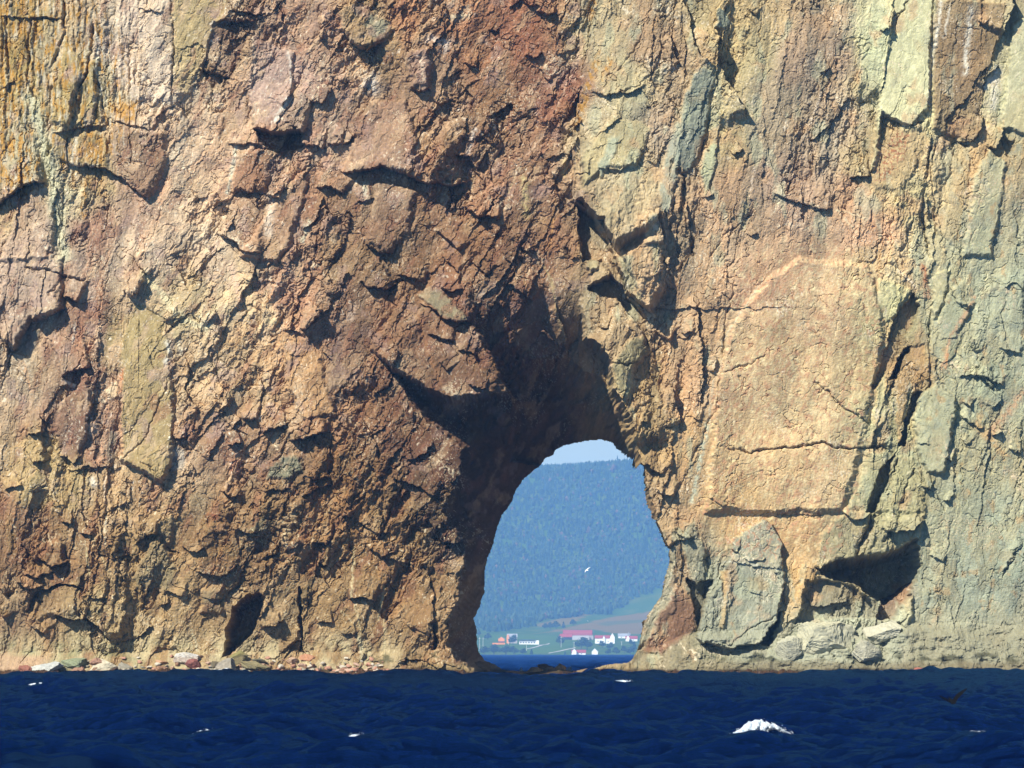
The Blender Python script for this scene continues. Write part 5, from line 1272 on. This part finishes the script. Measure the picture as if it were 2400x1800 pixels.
# orange house with a porch
o, u_ = building('house', 575, 383); tag(o, 'bright orange house with a rounded white gable window and an orange porch', 'house')
W_ = 78 * u_; H_ = 52 * u_
part('wall', body_gable(W_, 8, H_ * 1.0, H_ * .42, 'y'), MO, o)
part('roof', roof_gable(8, W_, H_ * 1.0, H_ * .42, 'y'), MG, o)
part('porch', shift(box(-90 * u_, 36 * u_, -7.5, -4.3, -1, 14 * u_)), MO, o)
part('porch_roof', shift(box(-40 * u_, 40 * u_, -7.8, -4.2, 24 * u_, 29 * u_)), MD, o)
window(o, 0, H_ * .98, 2.0, 2.2, -4.1); window(o, -2.2, H_ * .45, 1.3, 1.6, -4.1); window(o, 2.2, H_ * .45, 1.3, 1.6, -4.1)
# grey roofed barn
o, u_ = building('barn', 682, 372); tag(o, 'barn with a pale grey roof and an orange gable end behind a dark tree', 'barn')
part('wall', body_gable(100 * u_, 9, 62 * u_, 30 * u_, 'x'), MBARN, o); part('roof', roof_gable(100 * u_, 9, 62 * u_, 30 * u_, 'x'), MG, o)
part('gable', shift(body_gable(24 * u_, 3.4, 60 * u_, 22 * u_, 'y'), -42 * u_, -5.2, 8 * u_), MO, o)
window(o, 20 * u_, 30 * u_, 1.6, 1.8, -4.6)
# long low house
o, u_ = building('house', 850, 384); tag(o, 'long low white house with a flat dark roof and a row of windows', 'house')
part('wall', box(-98 * u_, 100 * u_, -4, 4, -1, 40 * u_), MW, o)
part('roof', join([box(-104 * u_, 60 * u_, -5.5, 4.6, 40 * u_, 47 * u_), shift(roof_gable(46 * u_, 9, 38 * u_, 20 * u_, 'y', .3, .6), 82 * u_, 0, 2 * u_)]), MD, o)
for k in range(6): window(o, (-82 + 27 * k) * u_, 12 * u_, 1.8, 1.7, -4.1, MD)
part('railing', join([box(-98 * u_, 60 * u_, -6.2, -6.0, 8 * u_, 11 * u_)] + [box((-98 + 26 * k) * u_, (-96 + 26 * k) * u_, -6.2, -6.05, -2, 8 * u_) for k in range(7)]), MW, o)
# red roofed barn with rounded profile
o, u_ = building('barn', 1340, 335); tag(o, 'huge barn with a long bright red roof and a rounded grey end wall', 'barn')
Lb, Hb, Rb, Wb = 300 * u_, 40 * u_, 52 * u_, 16.0
n = 13; arc = [(Wb / 2 * math.cos(math.pi * (1 - q / (n - 1))), Hb + Rb * math.sin(math.pi * q / (n - 1)) ** .8) for q in range(n)]
V_ = []; F_ = []
for xx in (-Lb/2, Lb/2):
    V_ += [(xx, -Wb/2, -2), (xx, Wb/2, -2)] + [(xx, y, z) for y, z in reversed(arc)]
m2 = n + 2
F_.append(tuple([0] + [m2 - 1 - q for q in range(n)] + [1])); F_.append(tuple([m2 + 1] + [m2 + 2 + q for q in range(n)] + [m2]))
F_ += [(0, m2, m2 + m2 - 1, m2 - 1), (1, 2, m2 + 2, m2 + 1)]
part('wall', (V_, F_), MBARN, o)
V_ = []
for xx in (-Lb/2 - .4, Lb/2 - 1.2):
    V_ += [(xx, y * 1.03, z + .15) for y, z in arc] + [(xx, y * 1.03, z + .5) for y, z in arc]
F_ = []
for q in range(n - 1):
    F_ += [(q, q + 1, 2*n + q + 1, 2*n + q), (n + q, 3*n + q, 3*n + q + 1, n + q + 1), (q, n + q, n + q + 1, q + 1), (2*n + q, 2*n + q + 1, 3*n + q + 1, 3*n + q)]
F_ += [(0, 2*n, 3*n, n), (n - 1, 2*n - 1, 4*n - 1, 3*n - 1)]
part('roof', (V_, F_), MR, o)
part('lean_to_roof', shift(([(-Lb*.66, -Wb/2-4, 22*u_), (-Lb*.2, -Wb/2-4, 22*u_), (-Lb*.2, -Wb/2+.5, 52*u_), (-Lb*.60, -Wb/2+.5, 52*u_), (-Lb*.66, -Wb/2-4, 26*u_), (-Lb*.2, -Wb/2-4, 26*u_), (-Lb*.2, -Wb/2+.5, 57*u_), (-Lb*.60, -Wb/2+.5, 57*u_)], [(0,3,2,1),(4,5,6,7),(0,1,5,4),(1,2,6,5),(2,3,7,6),(3,0,4,7)])), MR, o)
part('annex', shift(box(-60 * u_, 110 * u_, -Wb/2 - 5, -Wb/2 - .2, -2, 34 * u_)), MC, o)
# white house with red roof, dormer and tall gable
o, u_ = building('house', 1598, 372); tag(o, 'white house with a red roof, a small dormer gable and a tall steep gable wing', 'house')
part('wall', body_gable(180 * u_, 8, 50 * u_, 26 * u_, 'x'), MW, o); part('roof', roof_gable(180 * u_, 8, 50 * u_, 26 * u_, 'x'), MR, o)
w_ = part('wing', shift(body_gable(50 * u_, 6, 60 * u_, 40 * u_, 'y'), 82 * u_, -5.5), MW, o); part('wing_roof', shift(roof_gable(6, 50 * u_, 60 * u_, 40 * u_, 'y', .2, .25), 82 * u_, -5.5), MR, o)
dm = part('dormer', shift(body_gable(32 * u_, 3.0, 52 * u_, 24 * u_, 'y'), -2 * u_, -3.6), MW, o); part('dormer_roof', shift(roof_gable(3.0, 32 * u_, 52 * u_, 24 * u_, 'y', .2, .2), -2 * u_, -3.6), MR, o)
window(o, -2 * u_, 52 * u_, 1.0, 1.1, -5.25); window(o, 82 * u_, 46 * u_, 1.2, 1.6, -8.65); window(o, -60 * u_, 14 * u_, 1.4, 1.6, -4.15); window(o, 40 * u_, 14 * u_, 1.4, 1.6, -4.15)
# white buildings by the right pier
o, u_ = building('house', 1800, 325); tag(o, 'long white building with a pale grey pitched roof beside the right arch pier', 'house')
part('wall', body_gable(120 * u_, 8, 26 * u_, 22 * u_, 'x'), MW, o); part('roof', roof_gable(120 * u_, 8, 26 * u_, 22 * u_, 'x'), MG, o)
part('turret', shift(body_gable(36 * u_, 4, 30 * u_, 34 * u_, 'y'), 42 * u_, -4.6), MG, o); window(o, -30 * u_, 6 * u_, 1.6, 1.4, -4.15)
o, u_ = building('cottage', 1872, 352); tag(o, 'white cottage with a red roof and a round window, nearest the right arch pier', 'cottage')
part('wall', body_gable(116 * u_, 7, 26 * u_, 24 * u_, 'x'), MW, o); part('roof', roof_gable(116 * u_, 7, 26 * u_, 24 * u_, 'x'), MR, o)
part('wing', shift(body_gable(44 * u_, 4, 34 * u_, 20 * u_, 'y'), -36 * u_, -5.0), MW, o); window(o, -36 * u_, 18 * u_, 1.3, 1.3, -7.15, MD); window(o, 20 * u_, 6 * u_, 1.3, 1.2, -3.65)
# shore cottages
o, u_ = building('cottage', 1345, 497, 3562 * DK); tag(o, 'white shore cottage with a faded red roof and a gable at its left end', 'cottage')
part('wall', body_gable(140 * u_, 7, 22 * u_, 24 * u_, 'x'), MW, o); part('roof', roof_gable(140 * u_, 7, 22 * u_, 24 * u_, 'x'), MR, o)
part('wing', shift(body_gable(56 * u_, 5, 30 * u_, 26 * u_, 'y'), -44 * u_, -5.4), MW, o); part('wing_roof', shift(roof_gable(5, 56 * u_, 30 * u_, 26 * u_, 'y', .2, .2), -44 * u_, -5.4), MW, o)
window(o, -44 * u_, 10 * u_, 1.2, 1.3, -8.05); window(o, 26 * u_, 5 * u_, 1.2, 1.2, -3.65)
o, u_ = building('cottage', 1506, 500, 3562 * DK); tag(o, 'small white shore cottage with a steep front gable standing alone', 'cottage')
part('wall', body_gable(66 * u_, 7, 28 * u_, 32 * u_, 'y'), MW, o); part('roof', roof_gable(7, 66 * u_, 28 * u_, 32 * u_, 'y', .25, .4), MW, o)
window(o, -14 * u_, 8 * u_, 1.0, 1.3, -3.6, MD); window(o, 12 * u_, 8 * u_, 1.0, 1.3, -3.6, MD)
# utility poles
def pole(x, yb, yt, lb):
    px, py = ZP(x, yb); d = d_of(py)
    h_ = (yb - yt) / 4.254 * S * d / CAMD
    X_, Y_, _ = far_pt(px, d)
    o = empty('utility_pole', (X_, Y_, CAMH + (HOR - py) * S * d / CAMD)); n = 8
    V_ = [(.26 * (1 - .35 * l) * math.cos(6.283 * q / n), .26 * (1 - .35 * l) * math.sin(6.283 * q / n), -1 + l * (h_ + 1)) for l in (0, 1) for q in range(n)]
    F_ = [(q, (q + 1) % n, n + (q + 1) % n, n + q) for q in range(n)] + [tuple(range(n, 2 * n))]
    part('post', (V_, F_), MWOOD, o); part('crossarm', box(-1.3, 1.3, -.12, .12, h_ * .9, h_ * .9 + .25), MWOOD, o)
    tag(o, lb, 'utility pole', 'utility poles of the far village')
for a_ in [(358, 450, 312, 'tall pale utility pole farthest left, at the edge of the left pier'), (392, 405, 316, 'pale utility pole second from the left pier'), (645, 388, 302, 'pale utility pole before the grey roofed barn'), (825, 446, 345, 'thin utility pole in front of the long low house'),
           (1170, 415, 304, 'bright utility pole in front of the red roofed barn'), (1299, 420, 360, 'short utility pole below the red roofed barn'), (1773, 395, 355, 'short utility pole right of the white house with red gables')]: pole(*a_)
# lanes across the grass
def lane(name, a, b, wpx, lb):
    (ax_, ay_), (bx_, by2) = ZP(*a), ZP(*b); V_ = []
    n = 24
    for i in range(n + 1):
        f = i / n; px = ax_ + (bx_ - ax_) * f; py = ay_ + (by2 - ay_) * f
        for s_ in (-.5, .5):
            d = d_of(py + s_ * wpx); X_, Y_, Z_ = far_pt(px, d); V_.append((X_, Y_, Z_ + .35))
    tag(mesh_obj(name, V_, [(2*i, 2*i+2, 2*i+3, 2*i+1) for i in range(n)], MBR), lb, 'lane', kind='structure')
lane('road', (830, 432), (1055, 376), 1.6, 'pale gravel lane climbing from the shore past the long low house')
lane('path', (1045, 474), (1315, 421), 1.5, 'pale gravel path climbing the grass below the red roofed barn')

# ================================================================== BIRDS
def bird(name, span, length, dihed, sweep, mat, bank=0.0, heading=0.0, pitch=0.0, wing=0.24, droop=0.0):
    """one continuous skin: cross-sections lofted from wing tip to wing tip, the middle ones swelling into body, head and tail"""
    prof = [(.50,.02),(.46,.045),(.40,.06),(.32,.075),(.22,.09),(.05,.10),(-.12,.085),(-.28,.05),(-.40,.025),(-.52,.012)]
    top = prof; bot = [(x, -z * (.55 if abs(x) > .33 else 1.0)) for x, z in reversed(prof)]
    ring = np.array(top + bot)
    chord = np.concatenate([np.linspace(.5, -.5, 10), np.linspace(-.5, .5, 10)]); th = np.concatenate([np.sin(np.linspace(0, np.pi, 10)), -np.sin(np.linspace(np.pi, 0, 10)) * .3])
    V_ = []; us = [-1, -.93, -.82, -.68, -.52, -.38, -.26, -.17, -.12, -.085, -.05, 0, .05, .085, .12, .17, .26, .38, .52, .68, .82, .93, 1]
    for u in us:
        a = abs(u); b_ = max(0, 1 - (a / .10) ** 2) ** .5
        c_ = wing * (1 - .15 * a) * (1 - max(0, a - .45) ** 1.5 * 2.1) + .01
        xoff = .06 - sweep * max(0, a - .42) + .10 * sst(0, .42, a) * 1.0
        zoff = span / 2 / length * (dihed * min(a, .42) + (dihed - droop) * max(0, a - .42))
        for (px_, pz_), cc, tt in zip(ring, chord, th):
            wx_ = cc * c_ + xoff; wz_ = tt * .022 * (1 - .6 * a) + zoff
            V_.append((u * span / 2, length * (px_ * b_ + wx_ * (1 - b_)), length * (pz_ * b_ + wz_ * (1 - b_))))
    n = len(ring); F_ = []
    for i in range(len(us) - 1):
        for q in range(n): F_.append((i*n+q, i*n+(q+1) % n, (i+1)*n+(q+1) % n, (i+1)*n+q))
    F_ += [tuple(range(n)), tuple(reversed(range((len(us)-1)*n, len(us)*n)))]
    o = mesh_obj(name, V_, F_, mat, smooth=True)
    o.rotation_mode = 'YXZ'
    o.rotation_euler = (pitch, bank, heading)
    return o
MBW = mat_flat('white_plumage', (.85, .85, .84), .7); MBK = mat_flat('black_plumage', (.004, .004, .0045), .9, spec=.05)
g1 = bird('gull', 1.15, .48, .18, .9, MBW, bank=math.radians(-42), heading=math.radians(78 + 0), pitch=.15)
g1.rotation_mode = 'XYZ'; g1.rotation_euler = (math.radians(25), math.radians(-42), math.radians(25))
g1.location = world(1376, 1336, 640); tag(g1, 'white gull gliding with tilted wings before the wooded hill', 'bird')
g2 = bird('gull', 1.15, .48, .25, .6, MBW)
g2.rotation_euler = (0, .2, 1.2); g2.location = world(1378, 1455.5, 1300); tag(g2, 'tiny distant white gull low over the dry field', 'bird')
bk = bird('seabird', .98, .75, .95, .3, MBK, droop=-.25, wing=.27)
bk.rotation_mode = 'XYZ'; bk.rotation_euler = (math.radians(38), math.radians(-15), math.radians(12))
bk.location = world(2234, 1651, 150); tag(bk, 'black seabird with raised wings skimming the waves at right', 'bird')

# ================================================================== AIR
bx0, bx1, by0, by1, bz0, bz1 = -5200, 5800, -1000, 10200, -8, 420
v, f = box(bx0, bx1, by0, by1, bz0, bz1)
mh = bpy.data.materials.new('sea_air'); mh.use_nodes = True
th_ = mh.node_tree; th_.nodes.remove(th_.nodes['Principled BSDF'])
pv = th_.nodes.new('ShaderNodeVolumePrincipled'); pv.inputs['Color'].default_value = (.23, .51, 1.0, 1); pv.inputs['Density'].default_value = 0.000072; pv.inputs['Anisotropy'].default_value = -0.35
th_.links.new(pv.outputs[0], th_.nodes['Material Output'].inputs['Volume'])
hz_o = mesh_obj('haze', v, f, mh); tag(hz_o, 'thin blue sea haze filling the air over the bay', 'haze', kind='stuff')
print('far', round(time.time() - T00, 1))
# ================================================================== LIGHT, CAMERA
scene = bpy.context.scene
SUN = Vector((-0.46, -0.62, 0.64)).normalized()
w = bpy.data.worlds.new('World'); scene.world = w; w.use_nodes = True
t = w.node_tree; bg = t.nodes['Background']
sky = t.nodes.new('ShaderNodeTexSky'); sky.sky_type = 'NISHITA'; sky.sun_disc = False
elev = math.asin(SUN.z); azim = math.atan2(SUN.x, SUN.y)
sky.sun_elevation = elev; sky.sun_rotation = azim
sky.air_density = 1.0; sky.dust_density = 0.0; sky.ozone_density = 2.0
t.links.new(sky.outputs[0], bg.inputs[0]); bg.inputs[1].default_value = 0.05
ld = bpy.data.lights.new('sun', 'SUN'); ld.energy = 5.0; ld.angle = math.radians(0.53); ld.color = (1.0, 0.955, 0.87)
lo = bpy.data.objects.new('sun', ld); C.objects.link(lo); lo.location = SUN * 300
lo.rotation_euler = (-SUN).to_track_quat('-Z', 'Y').to_euler()
cam = bpy.data.cameras.new('camera'); co = bpy.data.objects.new('camera', cam); C.objects.link(co)
co.location = (0, -CAMD, CAMH); co.rotation_euler = (math.radians(90), 0, 0)
cam.sensor_width = 36; cam.lens = 36 * FPX / 2400.0
cam.shift_y = (HOR - 900) / 2400.0
cam.clip_start = 1; cam.clip_end = 60000
scene.camera = co
scene.view_settings.view_transform = 'Standard'; scene.view_settings.look = 'None'
scene.view_settings.exposure = 0.75; scene.view_settings.gamma = 1
scene.cycles.use_denoising = True
scene.cycles.sample_clamp_direct = 3.0; scene.cycles.sample_clamp_indirect = 2.0
scene.cycles.max_bounces = 6; scene.cycles.diffuse_bounces = 3; scene.cycles.volume_bounces = 1
print('script', round(time.time() - T00, 1))
